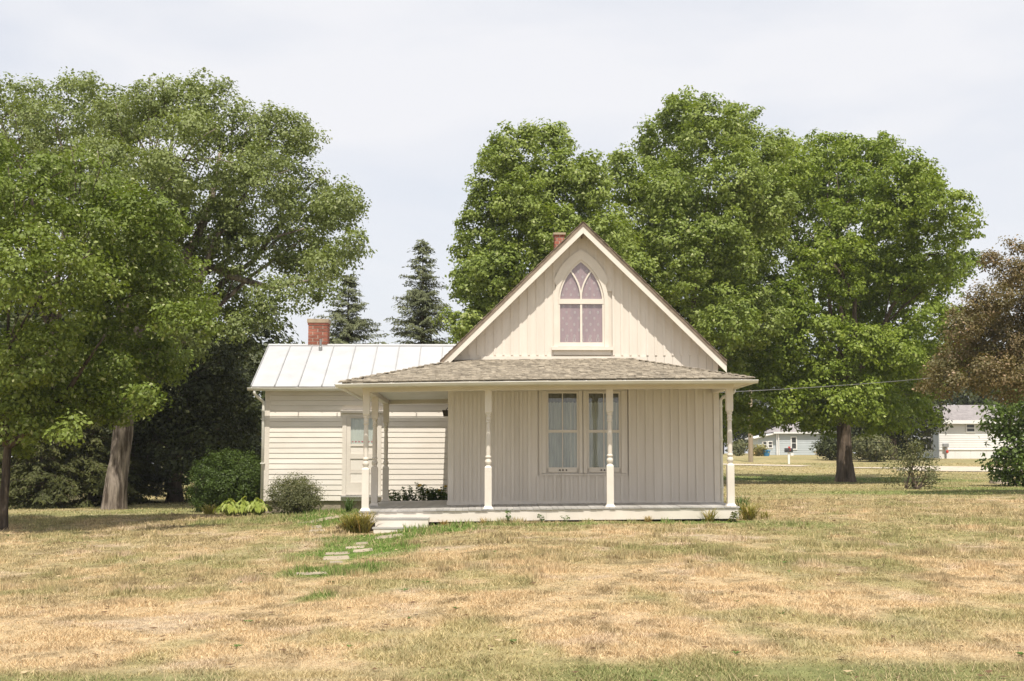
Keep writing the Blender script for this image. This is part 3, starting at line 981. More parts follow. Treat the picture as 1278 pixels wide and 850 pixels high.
for (a, b, y0, y1, z) in ((sx0, sx1, 25.50, 25.865, zs1), (sx0 - .02, sx1 - .15, 25.20, 25.545, zs2)):
    m = MB(); m.box(a, b, y0, y1, z - .03, z); m.build('tread', M['deck'], STEP)

# ---- porch: posts, beams, ceiling
def sq(m, x, y, z0, z1, a, b=None):
    b = a if b is None else b
    m.hexa([(x - a, y - a, z0), (x + a, y - a, z0), (x + a, y + a, z0), (x - a, y + a, z0), (x - b, y - b, z1), (x + b, y - b, z1), (x + b, y + b, z1), (x - b, y + b, z1)])
ZBEAM = 2.585
def post(x, y):
    z0 = deck_z(x, y) + .002
    H = ZBEAM + sag(x) - z0
    k = H / 2.31
    def add(m, fn, *a): fn(m, *a)
    m = MB()
    sq(m, x, y, z0 + .045 * k, z0 + .80 * k, .068)
    sq(m, x, y, z0 + .80 * k, z0 + .83 * k, .068, .050)
    prof = [(.046, .83), (.046, .86), (.058, .875), (.066, .91), (.058, .945), (.046, .955), (.046, .985), (.060, .995), (.060, 1.015), (.044, 1.03), (.047, 1.12), (.052, 1.25), (.050, 1.40), (.043, 1.55),
            (.040, 1.66), (.040, 1.67), (.054, 1.68), (.054, 1.70), (.043, 1.715), (.050, 1.76), (.043, 1.80), (.056, 1.815), (.056, 1.835), (.050, 1.85)]
    m.lathe((x, y, z0), [(r, z * k) for r, z in prof], 18)
    sq(m, x, y, z0 + 1.85 * k, z0 + 1.88 * k, .050, .066)
    sq(m, x, y, z0 + 1.88 * k, z0 + H, .066)
    o = m.build('porch_post', M['trim'], HOUSE)
    m = MB(); sq(m, x, y, z0, z0 + .05 * k, .098, .072); m.build('plinth', M['trim'], o)
PX = [P(px, 560, YP).x for px in (458.5, 609.3, 761, 911)]
PX[0] = -2.306
for x in PX: post(x, YP)
post(-2.306, YM); post(-2.306, YB)
def beam(x0, x1, y0, y1, name='porch_beam', z0=ZBEAM, z1=2.80):
    m = MB(); n = max(1, int((x1 - x0) / .6))
    xs = [x0 + (x1 - x0) * i / n for i in range(n + 1)]
    prof = [(y0, z0), (y1, z0), (y1, z1), (y0, z1)]
    vs = [(x, y, z) for x in xs for (y, z) in prof]
    fs = [(i * 4 + k, i * 4 + (k + 1) % 4, i * 4 + 4 + (k + 1) % 4, i * 4 + 4 + k) for i in range(n) for k in range(4)] + [(3, 2, 1, 0), tuple(range(n * 4, n * 4 + 4))]
    m.add(vs, fs)
    return m.build(name, M['trim'], HOUSE, warp)
beam(-2.376, 4.92, 25.93, 26.07)
beam(-2.374, -2.238, 26.072, 31.23); beam(4.785, 4.918, 26.072, YW - .028); beam(-2.376, XL - .032, 31.232, 31.37)
for (a, b, c, d) in ((-2.236, 4.783, 26.072, YW - .03), (-2.236, XL - .033, YW - .028, 31.23)):
    y = c
    while y < d - .02:
        y2 = min(d, y + .20)
        o = beam(a, b, y + .001, y2 - .001, 'ceiling_board', 2.680, 2.700); o.data.materials.clear(); o.data.materials.append(M['ceiling'])
        y = y2
beam(-2.74, 5.19, 25.54, 25.929, 'soffit', 2.665, 2.682); beam(-2.74, -2.378, 25.931, 31.60, 'soffit', 2.666, 2.683); beam(4.922, 5.19, 25.931, YW - .01, 'soffit', 2.666, 2.683)

# ---- porch roof
RX0, RX1, RY0, RY1 = -2.73, 5.18, 25.48, 31.62
RZE = P(683, 470.5, RY0).z - .012
RS = (P(690, 446.5, YW).z - RZE) / (YW - RY0)
def slab(poly, zf, name, t=.045):
    m = MB(); n = len(poly)
    top = [(x, y, zf(x, y) - .004) for x, y in poly]; bot = [(x, y, z - t) for x, y, z in top]
    m.add(bot + top, [tuple(range(n))[::-1], tuple(range(n, 2 * n))] + [(i, (i + 1) % n, n + (i + 1) % n, n + i) for i in range(n)])
    return m.build(name, M['shingle'], HOUSE, warp)
zf_front = lambda x, y: RZE + RS * (y - RY0)
zf_left = lambda x, y: RZE + RS * (x - RX0)
zf_right = lambda x, y: RZE + RS * (RX1 - x)
D = YW - RY0
PROOF = slab([(RX0, RY0), (RX1, RY0), (RX1 - D, YW + .02), (RX0 + D, YW + .02)], zf_front, 'porch_roof')
slab([(RX0, RY0 + .003), (RX0 + D, YW), (XL, YW + .001), (XL, RY1), (RX0, RY1)], zf_left, 'porch_roof')
slab([(RX1, RY0 + .003), (RX1, YW), (RX1 - D, YW)], zf_right, 'porch_roof')
def shingle(m, x, y, w, ln, zf, ux, uy, val=None):
    """wedge; (x, y) its butt corner, u along the course, v up the slope"""
    vx, vy = -uy, ux
    th = rnd(.014, .026)
    c = [(x, y), (x + ux * w, y + uy * w), (x + ux * w + vx * ln, y + uy * w + vy * ln), (x + vx * ln, y + vy * ln)]
    tilt = rnd(-.006, .006)
    z = [zf(a, b) for a, b in c]
    m.hexa([(c[i][0], c[i][1], z[i] + (.002 if i < 2 else -.003)) for i in range(4)] + [(c[i][0], c[i][1], z[i] + (th + tilt * (1 if i == 0 else -1) if i < 2 else .003)) for i in range(4)], val)
EXPO = .112
field = MB()
cnt = 0
for c in range(int(D / EXPO) + 1):
    y = RY0 - .02 + c * EXPO
    xa, xb = RX0 + (y - RY0) - .01, RX1 - (y - RY0) + .01
    x = xa + rnd(-.05, 0)
    while x < xb - .03:
        w = min(rnd(.085, .165), xb - x)
        if rnd(0, 1) < .985:
            ln = EXPO * 1.7
            yy = y + rnd(-.014, .014) + (rnd(-.02, .0) if rnd(0, 1) < .08 else 0)
            if yy + ln > YW + .01: ln = YW + .01 - yy
            if cnt < 296:
                m = MB(); shingle(m, x + .002, yy, w - .004, ln, zf_front, 1, 0); m.build('shingle', M['shingle'], PROOF, warp); cnt += 1
            else:
                shingle(field, x + .002, yy, w - .004, ln, zf_front, 1, 0)
        x += w
field.build('shingle_field', M['shingle'], PROOF, warp, kind='stuff')
field = MB()
for c in range(17):
    xx = RX0 - .02 + c * EXPO
    y = RY1
    while y > RY0 + (xx - RX0) + .1:
        w = rnd(.085, .165)
        shingle(field, xx, y, w - .004, min(EXPO * 1.7, XL - xx), zf_left, 0, -1); y -= w
    xx = RX1 + .02 - c * EXPO
    y = RY0 + (RX1 - xx) + .03
    while y < YW - .1:
        w = rnd(.085, .165)
        shingle(field, xx, y, w - .004, EXPO * 1.7, zf_right, 0, 1); y += w
field.build('side_shingle_field', M['shingle'], PROOF, warp, kind='stuff')
for s in (0, 1):
    n = 17
    for i in range(n):
        t = i / n * D - .03
        x, y = (RX0 + t if s == 0 else RX1 - t), RY0 + t
        dx = 1 if s == 0 else -1
        ln = .19; hw = .075
        u = Vector((dx, 1)).normalized(); q = Vector((-u.y, u.x)) if s == 0 else Vector((u.y, -u.x))
        z0 = RZE + RS * t; z1 = RZE + RS * (t + ln * .707)
        th = rnd(.022, .038)
        # folded cap: one wing on the front slope, one on the side slope
        m = MB()
        a = Vector((x, y)); b = a + u * ln
        def zz(p): return max(min(zf_front(p.x, p.y), zf_left(p.x, p.y) if s == 0 else zf_right(p.x, p.y)), RZE - .03)
        pts = []
        for (c_, lift) in ((a, th), (b, .006)):
            for k in (-1, 0, 1):
                p = c_ + q * hw * k
                pts.append((p.x, p.y, zz(p) + lift))
        low = [(p[0], p[1], p[2] - .018) for p in pts]
        if b.y > YW + .05: continue
        m.add(pts + low, [(0, 1, 4, 3), (1, 2, 5, 4), (6, 9, 10, 7), (7, 10, 11, 8), (0, 6, 7, 1), (1, 7, 8, 2), (3, 4, 10, 9), (4, 5, 11, 10), (0, 3, 9, 6), (2, 8, 11, 5)])
        m.build('hip_shingle', M['shingle'], PROOF, warp)

# ---- gutters
def gutter(name, a, b, r, along, parent, straps, wf=None, mat='gutter'):
    """half-round trough from a to b (its rim's middle line)"""
    n = 9
    prof = [(math.cos(math.pi + math.pi * i / n) * r, math.sin(math.pi + math.pi * i / n) * r) for i in range(n + 1)]
    prof = [(-r - .008, .0), (-r - .008, .008), (-r + .001, .010)][:0] + [(-r, .012), (-r - .010, .010), (-r - .010, -.002)] + prof[1:-1] + [(r, 0), (r, .012), (r - .004, .012)] + [(x * .93, z * .93) for x, z in prof[1:-1]][::-1]
    A, B = Vector(a), Vector(b)
    t = (B - A).normalized()
    side = Vector((0, 1, 0)) if along == 'x' else Vector((1, 0, 0))
    steps = max(1, int((B - A).length / .7))
    vs = []; k = len(prof)
    for i in range(steps + 1):
        c = A + (B - A) * i / steps
        c.z += rnd(-.004, .004)
        vs += [tuple(c + side * x + Vector((0, 0, z))) for x, z in prof]
    fs = [(i * k + j, i * k + (j + 1) % k, i * k + k + (j + 1) % k, i * k + k + j) for i in range(steps) for j in range(k)]
    m = MB(); m.add(vs, fs)
    # closed ends
    for c in (A, B):
        ring = [tuple(c + side * (math.cos(math.pi + math.pi * i / 8) * r * .98) + Vector((0, 0, math.sin(math.pi + math.pi * i / 8) * r * .98))) for i in range(9)]
        m.add(ring, [tuple(range(9))])
    g = m.build(name, M[mat], parent, wf)
    for s in straps:
        c = A + (B - A) * s
        m = MB()
        e = t * .012
        m.hexa([tuple(c + side * x + Vector((0, 0, z)) + e * q) for z in (.010, .016) for (x, q) in ((-r - .006, -1), (-r - .006, 1), (r + .055, 1), (r + .055, -1))])
        m.build('gutter_strap', M['white'], g, wf)
    return g
GY = RY0 - .075
gz = P(683, 474.6, GY).z
gutter('gutter', (-2.85, GY, gz), (5.29, GY, gz), .058, 'x', HOUSE, [.04 + .092 * i for i in range(11)], warp)
gutter('gutter', (-2.81, GY + .063, gz + .001), (-2.81, RY1, gz + .001), .056, 'y', HOUSE, [.2, .5, .8], warp)
gutter('gutter', (5.25, GY + .063, gz + .001), (5.25, YW - .05, gz + .001), .056, 'y', HOUSE, [.3, .7], warp)
beam(-2.72, 5.17, 25.515, 25.539, 'fascia', 2.655, RZE - .02); 
m = MB(); m.box(-2.745, -2.722, 25.515, 31.6, 2.655, RZE - .035); m.build('fascia', M['trim'], HOUSE, warp)
m = MB(); m.box(5.172, 5.195, 25.515, YW - .03, 2.655, RZE - .035); m.build('fascia', M['trim'], HOUSE, warp)
def downspout(path, r=.036):
    m = MB(); m.tube(path, r, 10); o = m.build('downspout', M['gutter'], HOUSE, smooth_=True)
    return o
dx = XR + .075
downspout([(5.25, 27.60, gz - .05), (5.24, 27.60, gz - .10), (5.16, 27.66, gz - .17), (dx + .05, 27.74, gz - .21), (dx, 27.76, gz - .27), (dx, 27.76, .30), (dx, 27.76, .02)])
for z in (.6, 1.6, 2.3):
    m = MB(); m.box(dx - .045, dx + .042, 27.715, 27.80, z, z + .025); m.build('downspout_strap', M['gutter'], HOUSE)

# ---- main chimney behind the ridge
cx, cy = P(698.3, 300, 32.6).x, 32.6
ztop = P(699, 290.5, cy).z
m = MB(); m.box(cx - .115, cx + .115, cy, cy + .36, ZA - .5, ztop - .03); CH = m.build('brick_chimney', M['mortar'], HOUSE)
def bricks(par, x0, x1, y0, y1, z0, z1, nb):
    h = .068; j = .017; z = z1 - h; row = 0
    while z > z0:
        L_ = (x1 - x0 + j) / nb
        for face, yy in ((0, y0),):
            xs = [x0] + [x0 + L_ * (i + (.5 if row % 2 else 1)) for i in range(nb if row % 2 else nb - 1)] + [x1 + j]
            for a, b in zip(xs[:-1], xs[1:]):
                if b - a < .03: continue
                m = MB(); m.box(a, b - j, yy - .008 + rnd(-.003, .003), yy + .05, z, z + h); m.build('brick', M['brick'], par)
        ys = [y0 + .052, y0 + .052 + (y1 - y0 - .052) * (.45 if row % 2 else .62), y1 + j]
        for a, b in zip(ys[:-1], ys[1:]):
            m = MB(); m.box(x1 - .05, x1 + .006, a, b - j, z + .0005, z + h - .0005); m.build('brick', M['brick'], par)
            m = MB(); m.box(x0 - .006, x0 + .05, a, b - j, z + .0005, z + h - .0005); m.build('brick', M['brick'], par)
        z -= h + j; row += 1
bricks(CH, cx - .12, cx + .12, cy, cy + .36, ZA - .25, ztop - .045, 2)
m = MB(); m.box(cx - .155, cx + .155, cy - .04, cy + .40, ztop - .05, ztop); m.build('chimney_cap', M['cap'], CH)

# ------------------------------------------------------------------ the wing
WX0 = P(330.5, 560, YS).x
WZ0 = wz(624.8, YS)
EY = 32.99
ew = P(313.5, 482, EY)
RYR = 35.6
rw = P(336, 430.8, RYR)
WE, WR = ew.z, rw.z
WRX0 = ew.x
m = MB()
m.box(WX0 + .02, XL + .5, YS + .03, 37.9, WZ0 - .0, WE + .05)
m.prism([(YS + .03, WE + .051), (37.9, WE + .051), (RYR, WR - .08)], lambda q: (WX0 + .02, q[0], q[1]), lambda q: (XL + .5, q[0], q[1]))
WING = m.build('wing', M['siding'], HOUSE)
m = MB(); m.box(WX0 + .03, XL + .3, YS + .05, 37.8, -.4, WZ0 - .002); m.build('foundation', M['found'], WING)
dl, dr = P(427.2, 560, YS).x, P(476, 560, YS).x
ZD1 = wz(515.5, YS)
z = WZ0; k = 0
EXP = .1315
while z < WE - .02:
    z1 = min(z + EXP, WE)
    segs = [(WX0 + .11, XL + .35)] if z > ZD1 + .06 else [(WX0 + .11, dl), (dr, XL + .35)]
    out = []
    for a, b in segs:
        if b - a > 3:
            j = a + (b - a) * rnd(.3, .7); out += [(a, j - .001), (j + .001, b)]
        else: out.append((a, b))
    for a, b in out:
        dd = rnd(0, .004); w1 = rnd(-.003, .003)
        m = MB(); zl = z + .0032; zh = z1 - .0032; m.hexa([(a, YS - .004 - dd * .5, zl + w1), (b, YS - .004 - dd * .5, zl - w1), (b, YS + .03, zl), (a, YS + .03, zl), (a, YS + .006, zh), (b, YS + .006, zh), (b, YS + .03, zh), (a, YS + .03, zh)])
        m.build('siding_board', M['siding'], WING)
    z = z1; k += 1
m = MB(); m.box(WX0, WX0 + .11, YS - .014, YS + .03, WZ0 - .01, WE); m.build('corner_board', M['trim'], WING)
m = MB(); m.box(WX0 - .012, WX0 + .02, YS - .012, 37.9, WZ0 - .005, WE - .01); m.build('end_wall', M['siding'], WING)
m = MB(); m.box(WX0 + .112, XL + .35, YS - .008, YS + .03, WE - .10, WE + .002); m.build('frieze_board', M['trim'], WING)

# metal roof: one pan per strip, standing seams between
x = WRX0; np_ = 0
ridge_dx = 0.0
while x < XL + .35:
    w = .585
    m = MB()
    j = rnd(-.003, .003)
    m.hexa([(x + .002, EY, WE - .012), (x + w - .002, EY, WE - .012), (x + w - .002, RYR, WR - .012), (x + .002, RYR, WR - .012), (x + .002, EY, WE + j), (x + w - .002, EY, WE - j), (x + w - .002, RYR, WR), (x + .002, RYR, WR)])
    m.build('roof_pan', M['metal_roof'], WING)
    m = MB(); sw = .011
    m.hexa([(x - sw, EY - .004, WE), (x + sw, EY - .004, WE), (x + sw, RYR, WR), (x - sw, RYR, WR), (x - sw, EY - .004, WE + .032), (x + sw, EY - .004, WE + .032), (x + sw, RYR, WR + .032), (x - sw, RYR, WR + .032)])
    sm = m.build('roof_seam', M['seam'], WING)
    m = MB(); m.box(x - .016, x + .016, EY - .012, EY - .0045, WE - .006, WE + .04); m.build('seam_clip', M['galv'], sm)
    x += w
m = MB(); zb = WR - (38.2 - RYR) * (WR - WE) / (RYR - EY)
m.hexa([(WRX0, RYR + .001, WR - .013), (XL + .35, RYR + .001, WR - .013), (XL + .35, 38.2, zb - .013), (WRX0, 38.2, zb - .013), (WRX0, RYR + .001, WR), (XL + .35, RYR + .001, WR), (XL + .35, 38.2, zb), (WRX0, 38.2, zb)])
m.build('rear_roof', M['metal_roof'], WING)
m = MB(); m.prism([(RYR - .07, WR - .02), (RYR, WR + .020), (RYR + .07, WR - .02), (RYR + .07, WR - .008), (RYR, WR + .036), (RYR - .07, WR - .008)], lambda q: (WRX0 - .01, q[0], q[1]), lambda q: (XL + .35, q[0], q[1])); m.build('ridge_cap', M['metal_roof'], WING)
m = MB()
m.hexa([(WRX0 - .004, EY, WE - .11), (WRX0 + .02, EY, WE - .11), (WRX0 + .02, RYR, WR - .11), (WRX0 - .004, RYR, WR - .11), (WRX0 - .004, EY, WE - .014), (WRX0 + .02, EY, WE - .014), (WRX0 + .02, RYR, WR - .014), (WRX0 - .004, RYR, WR - .014)]); m.build('rake_board', M['trim'], WING)
m = MB(); m.box(WRX0 + .021, XL + .35, EY + .015, YS + .02, WE - .03, WE - .013); m.build('soffit', M['trim'], WING)
vx_ = P(400, 436, RYR - .35)
m = MB(); m.lathe((vx_.x, vx_.y, WR - .2), [(.05, 0), (.05, .12), (.03, .14), (.03, .30), (.036, .30), (.036, .33)], 10); m.build('vent_pipe', M['galv'], WING)
g2y = EY - .045 - .065
g2z = P(400, 484.8, g2y).z
g = gutter('gutter', (P(309, 485, g2y).x, g2y, g2z), (XL + .1, g2y, g2z), .062, 'x', WING, [.05, .235, .42, .61, .80, .97], None)
px0 = P(317.5, 490, g2y).x; wxl = WX0 - .045
m = MB(); m.tube([(px0, g2y, g2z - .05), (px0, g2y, g2z - .12), (px0 + .02, g2y + .03, g2z - .16), (wxl - .06, YS - .10, g2z - .27), (wxl, YS - .05, g2z - .32), (wxl, YS - .045, g2z - .42), (wxl, YS - .045, -.02)], .038, 10)
m.build('downspout', M['gutter'], WING, smooth_=True)
for z in (2.2, 1.1):
    m = MB(); m.box(wxl - .05, wxl + .06, YS - .09, YS - .002, z, z + .03); m.build('downspout_strap', M['gutter'], WING)

# wing chimney
cx0, cx1 = P(385, 415, RYR).x, P(409, 415, RYR).x
zt = P(397, 398, RYR - .05).z
cy0 = RYR - .05
m = MB(); m.box(cx0 + .004, cx1 - .004, cy0, cy0 + .42, WR - .4, zt - .06); CH2 = m.build('brick_chimney', M['mortar'], WING)
bricks(CH2, cx0, cx1, cy0, cy0 + .42, WR - .25, zt - .105, 2)
m = MB(); m.box(cx0 - .03, cx1 + .03, cy0 - .035, cy0 + .455, zt - .105, zt); m.build('chimney_cap', M['cap'], CH2)
m = MB(); m.box(cx0 - .015, cx1 + .015, cy0 - .02, cy0 + .44, zt - .16, zt - .106); m.build('brick_corbel', M['brick'], CH2)

# wing door: casing, screen door, curtain behind
def dX(px): return P(px, 560, YS).x
def dZ(py): return wz(py, YS)
m = MB()
m.box(dl, dX(432.3), YS - .03, YS + .03, dZ(619), dZ(516)); m.box(dX(470.6), dr, YS - .03, YS + .03, dZ(619), dZ(516)); m.box(dX(432.3), dX(470.6), YS - .029, YS + .03, dZ(520.5), dZ(516))
DOOR = m.build('door', M['trim'], WING)
m = MB(); m.box(dl - .05, dr + .05, YS - .075, YS + .02, dZ(515.9), dZ(512.5)); m.build('drip_cap', M['trim'], DOOR)
yd = YS - .018
m = MB()
m.box(dX(432.5), dX(437.6), yd, yd + .03, dZ(617.5), dZ(520.7)); m.box(dX(465.4), dX(470.4), yd, yd + .03, dZ(617.5), dZ(520.7))
for a, b in ((522.2, 520.7), (572.6, 567.0), (617.5, 602.5), (557, 554.2)):
    m.box(dX(437.6), dX(465.4), yd + .001, yd + .03, dZ(a), dZ(b))
m.box(dX(437.6), dX(465.4), yd + .010, yd + .03, dZ(591), dZ(586.5))
m.build('screen_door', M['trim'], DOOR)
for a, b in ((554.2, 522.2),):
    m = MB(); m.add([(dX(437.6), yd + .014, dZ(a)), (dX(465.4), yd + .014, dZ(a)), (dX(465.4), yd + .014, dZ(b)), (dX(437.6), yd + .014, dZ(b))], [(0, 1, 2, 3)]); m.build('pane', M['glass'], DOOR)
for a, b in ((566.8, 557.2), (586.3, 572.8), (602.3, 591.2)):
    m = MB(); m.box(dX(437.7), dX(465.3), yd + .020, yd + .034, dZ(a), dZ(b)); m.build('door_panel', M['siding'], DOOR)
drape(dX(437), dX(466), dZ(554.5), dZ(521.8), YS + .022, .004, 6).build('curtain', M['door_curtain'], DOOR, smooth_=True)
for i in range(7):
    x = dX(440 + i * 4); s = .024
    m = MB(); y = YS + .016; zc = dZ(551.2)
    m.add([(x, y, zc - s), (x + s, y, zc), (x + s * .6, y, zc + s * .7), (x, y, zc + s * .3), (x - s * .6, y, zc + s * .7), (x - s, y, zc), (x, y + .003, zc)], [(6, 0, 1), (6, 1, 2), (6, 2, 3), (6, 3, 4), (6, 4, 5), (6, 5, 0)])
    m.build('heart_trim', M['red'], DOOR)
m = MB(); m.box(dl - .02, dr + .02, YS - .12, YS + .02, dZ(620.3), dZ(618.3)); m.build('threshold', M['deck'], DOOR)
m = MB(); m.box(dl - .01, dr + .01, YS - .05, YS + .02, dZ(625), dZ(620.4)); m.build('door_apron', M['trim'], DOOR)
m = MB(); m.tube([(dX(467.8), yd - .03, dZ(574)), (dX(467.8), yd - .03, dZ(569))], .012, 8); m.build('door_handle', M['iron'], DOOR)
# lamp under the porch on the side wall
lx = P(556, 514, 31.9).x
zl0, zl1 = P(556, 519.5, 31.8).z, P(556, 512, 31.8).z
m = MB(); m.hexa([(XL - .25, 31.70, zl0), (XL - .13, 31.70, zl0), (XL - .13, 31.82, zl0), (XL - .25, 31.82, zl0), (XL - .28, 31.67, zl1), (XL - .10, 31.67, zl1), (XL - .10, 31.85, zl1), (XL - .28, 31.85, zl1)]); LP_ = m.build('wall_lamp', M['iron'], HOUSE)
m = MB(); m.tube([(XL + .02, 31.76, zl1 - .02), (XL - .05, 31.76, zl1 + .05), (XL - .15, 31.76, zl1 + .05), (XL - .19, 31.76, zl1 - .001)], .012, 6); m.build('lamp_arm', M['iron'], LP_)

# ------------------------------------------------------------------ foliage
def unit(v):
    return v / np.maximum(1e-9, np.linalg.norm(v, axis=-1, keepdims=True))
def leaf_mesh(name, p, nrm, tan, size, v, wid=.62, fold=.12):
    n = unit(nrm); t = unit(tan - n * np.sum(tan * n, -1, keepdims=True)); b = np.cross(n, t)
    s = size[:, None]
    q = np.empty((len(p), 4, 3))
    q[:, 0] = p - t * s * .5
    q[:, 1] = p + b * s * wid * .5 + n * s * fold + t * s * .06
    q[:, 2] = p + t * s * .5
    q[:, 3] = p - b * s * wid * .5 + n * s * fold + t * s * .06
    return raw_mesh(name, q.reshape(-1, 3), 4, {'v': np.clip(v, 0, 1)})

def clump_centres(lobes, n, rng, shell=.55, cull=.80):
    Lb = np.array(lobes, float)
    c, r = Lb[:, :3], Lb[:, 3:6]
    w = (r[:, 0] * r[:, 2] + r[:, 0] * r[:, 1]) ; w = w / w.sum()
    out = []; od = []
    while sum(len(o) for o in out) < n:
        k = rng.choice(len(Lb), n, p=w)
        d = unit(rng.normal(size=(n, 3)))
        wob = .86 + .34 * vnoise(d[:, 0] * 2.6 + k * 3.1 + 40, d[:, 2] * 2.6 + d[:, 1] * 1.7 + k * 1.3 + 40)
        rad = (1 - shell * rng.random(n) ** 2.2) * wob * np.where(rng.random(n) < .09, rng.uniform(1.05, 1.32, n), 1)
        p = c[k] + d * r[k] * rad[:, None]
        keep = np.ones(n, bool)
        for j in range(len(Lb)):
            q = np.linalg.norm((p - c[j]) / r[j], axis=1)
            keep &= ~((q < .62) & (rng.random(n) < cull) & (k != j))
        out.append(p[keep]); od.append(d[keep])
    return np.concatenate(out)[:n], np.concatenate(od)[:n]

def crown_mesh(name, lobes, n_clumps, per, size, cr, seed, flat=.6, droop=0.0, wid=.62, shell=.55, up=.55, cull=.80, vspread=.22, sub=0.0, plume=.82):
    rng = np.random.default_rng(seed)
    if sub:
        fine = []
        for q in lobes:
            q = np.array(q, float)
            fine.append(np.concatenate([q[:3], q[3:] * .70]))
            k = int(np.clip(7 * (q[3] / sub) ** 1.1, 5, 30))
            dd = unit(rng.normal(size=(k, 3)) + np.array((0, -.15, .12)))
            for e in dd:
                rs = sub * rng.uniform(.55, 1.15)
                rs = min(rs, q[3] * .6)
                fine.append(np.concatenate([q[:3] + e * (q[3:] - rs * .62) * rng.uniform(.86, 1.08), (rs * min(1, 1.05 / plume) , rs * min(1, 1.05 / plume), rs * plume)]))
        lobes = fine
    c, d = clump_centres(lobes, n_clumps, rng, shell, cull)
    n = len(c)
    sz = rng.uniform(.6, 1.35, n) * cr
    k = np.repeat(np.arange(n), per)
    N = len(k)
    g = rng.normal(size=(N, 3)) * .62
    g = g / np.maximum(1, np.linalg.norm(g, axis=1, keepdims=True) / 1.15)
    off = g * sz[k][:, None]; off[:, 2] *= flat
    off[:, 2] -= droop * np.linalg.norm(off[:, :2], axis=1)
    p = c[k] + off
    nrm = d[k] * .75 + np.array((0, 0, up)) + unit(off) * .35 + rng.normal(size=(N, 3)) * .48
    tan = off + rng.normal(size=(N, 3)) * sz[k][:, None] * .6 + np.array((0, 0, -.25 * cr))
    v = .30 + .42 * rng.random(N) + vspread * (rng.random(n) - .5)[k] * 2
    v = np.where(rng.random(N) < .05, .97, v)
    return leaf_mesh(name, p, nrm, tan, size * rng.uniform(.65, 1.3, N), v, wid), c

def limb(m, a, b, r0, r1, bend=.12, n=6, sides=7, rng=random):
    a, b = Vector(a), Vector(b)
    L_ = (b - a).length
    o = Vector((rng.uniform(-1, 1), rng.uniform(-1, 1), rng.uniform(.2, 1))) * L_ * bend
    pts = []; rad = []
    for i in range(n + 1):
        t = i / n
        w = Vector((rng.uniform(-1, 1), rng.uniform(-1, 1), rng.uniform(-1, 1))) * L_ * .018 * (0 < i < n)
        pts.append(a.lerp(b, t) + o * (4 * t * (1 - t)) + w); rad.append(r0 + (r1 - r0) * t ** .8)
    m.tube(pts, rad, sides)
    return pts

def px_lobes(lst, Y, depth, seed, sy=1.0):
    """lobes measured in the photo (x, y, radius) at distance Y, spread in depth"""
    rng = random.Random(seed)
    out = []
    for q in lst:
        dy = q[3] if len(q) > 3 else rng.uniform(-depth, depth)
        p = P(q[0], q[1], Y + dy); r = q[2] / F_PX * (Y + dy)
        out.append((p.x, p.y, p.z, r, r * sy, r * .92))
    return out

def make_tree(name, label, group, bx, by, lobes, n_clumps, per, size, cr, lmat, bmat, r_tr, fork_z, seed, cat='tree', droop=.0, twigs=5, limbs=9, lean=(0, 0), wid=.62, shell=.55, flare=1.5, extra=None, cull=.80, up=.45, sub=.95, rough=.05, plume=.82):
    z = G(bx, by)
    root = empty(name, (bx, by, z), label, cat, group)
    rng = random.Random(seed)
    me, cl = crown_mesh('crown', lobes, n_clumps, per, size, cr, seed, droop=droop, wid=wid, shell=shell, cull=cull, up=up, sub=sub, plume=plume)
    put('crown', me, lmat, root)
    m = MB()
    top = Vector((bx + lean[0], by + lean[1], z + fork_z))
    base = Vector((bx, by, z - .15))
    n = 7
    pts = [base.lerp(top, i / n) + Vector((rng.uniform(-1, 1), rng.uniform(-1, 1), 0)) * r_tr * .12 * (i > 0) for i in range(n + 1)]
    n2 = 26; k2 = 40
    pts2 = [base.lerp(top, i / n2) + (pts[min(n, int(i / n2 * n))] - base.lerp(top, min(n, int(i / n2 * n)) / n)) * .5 for i in range(n2 + 1)]
    vs = []; fs = []
    for i, c in enumerate(pts2):
        t = i / n2
        for k in range(k2):
            a = 2 * math.pi * k / k2
            ridge = vnoise(k * 9 / k2 + seed + (.0 if k < k2 - 3 else 0), t * 3.2 * (top - base).length / 2.5) - .5 + .6 * (vnoise(k * 20 / k2 + seed * 2, t * 7) - .5)
            root_ = (flare - 1) * math.exp(-t * 7) * (1 + .55 * math.sin(a * 4 + seed))
            r = r_tr * (1.08 - .26 * t) * (1 + root_ + rough * 1.6 * ridge)
            vs.append((c.x + math.cos(a) * r, c.y + math.sin(a) * r, c.z))
    for i in range(n2):
        for k in range(k2): fs.append((i * k2 + k, i * k2 + (k + 1) % k2, (i + 1) * k2 + (k + 1) % k2, (i + 1) * k2 + k))
    m.add(vs, fs)
    if extra:
        for (path, rr) in extra: m.tube(path, rr, 10)
    order = sorted(lobes, key=lambda q: -q[3])[:limbs]
    for q in order:
        e = Vector(q[:3])
        st = pts[-1] if e.z > top.z else pts[-2]
        r0 = r_tr * rng.uniform(.34, .55)
        pp = limb(m, st, e, r0, r0 * .28, .10, 6, 7, rng)
        for k in range(twigs):
            d = Vector((rng.gauss(0, 1), rng.gauss(0, 1), rng.gauss(.2, .8))).normalized()
            f = e + Vector((d.x * q[3], d.y * q[4], d.z * q[5])) * .92
            limb(m, pp[rng.randint(3, 6)], f, r0 * .22, .012, .08, 4, 5, rng)
    m.build('trunk', bmat, root, smooth_=True)
    return root

def copy_thing(o, loc, rz, sc, label=None, group=None):
    c = o.copy(); COL.objects.link(c)
    c.location = loc; c.rotation_euler = (0, 0, rz)
    c.scale = (sc, sc, sc) if not hasattr(sc, '__len__') else sc
    if label: c['label'] = label
    if group: c['group'] = group
    for ch in list(o.children):
        d = ch.copy(); COL.objects.link(d); d.parent = c
        for e in list(ch.children):
            f = e.copy(); COL.objects.link(f); f.parent = d
    return c

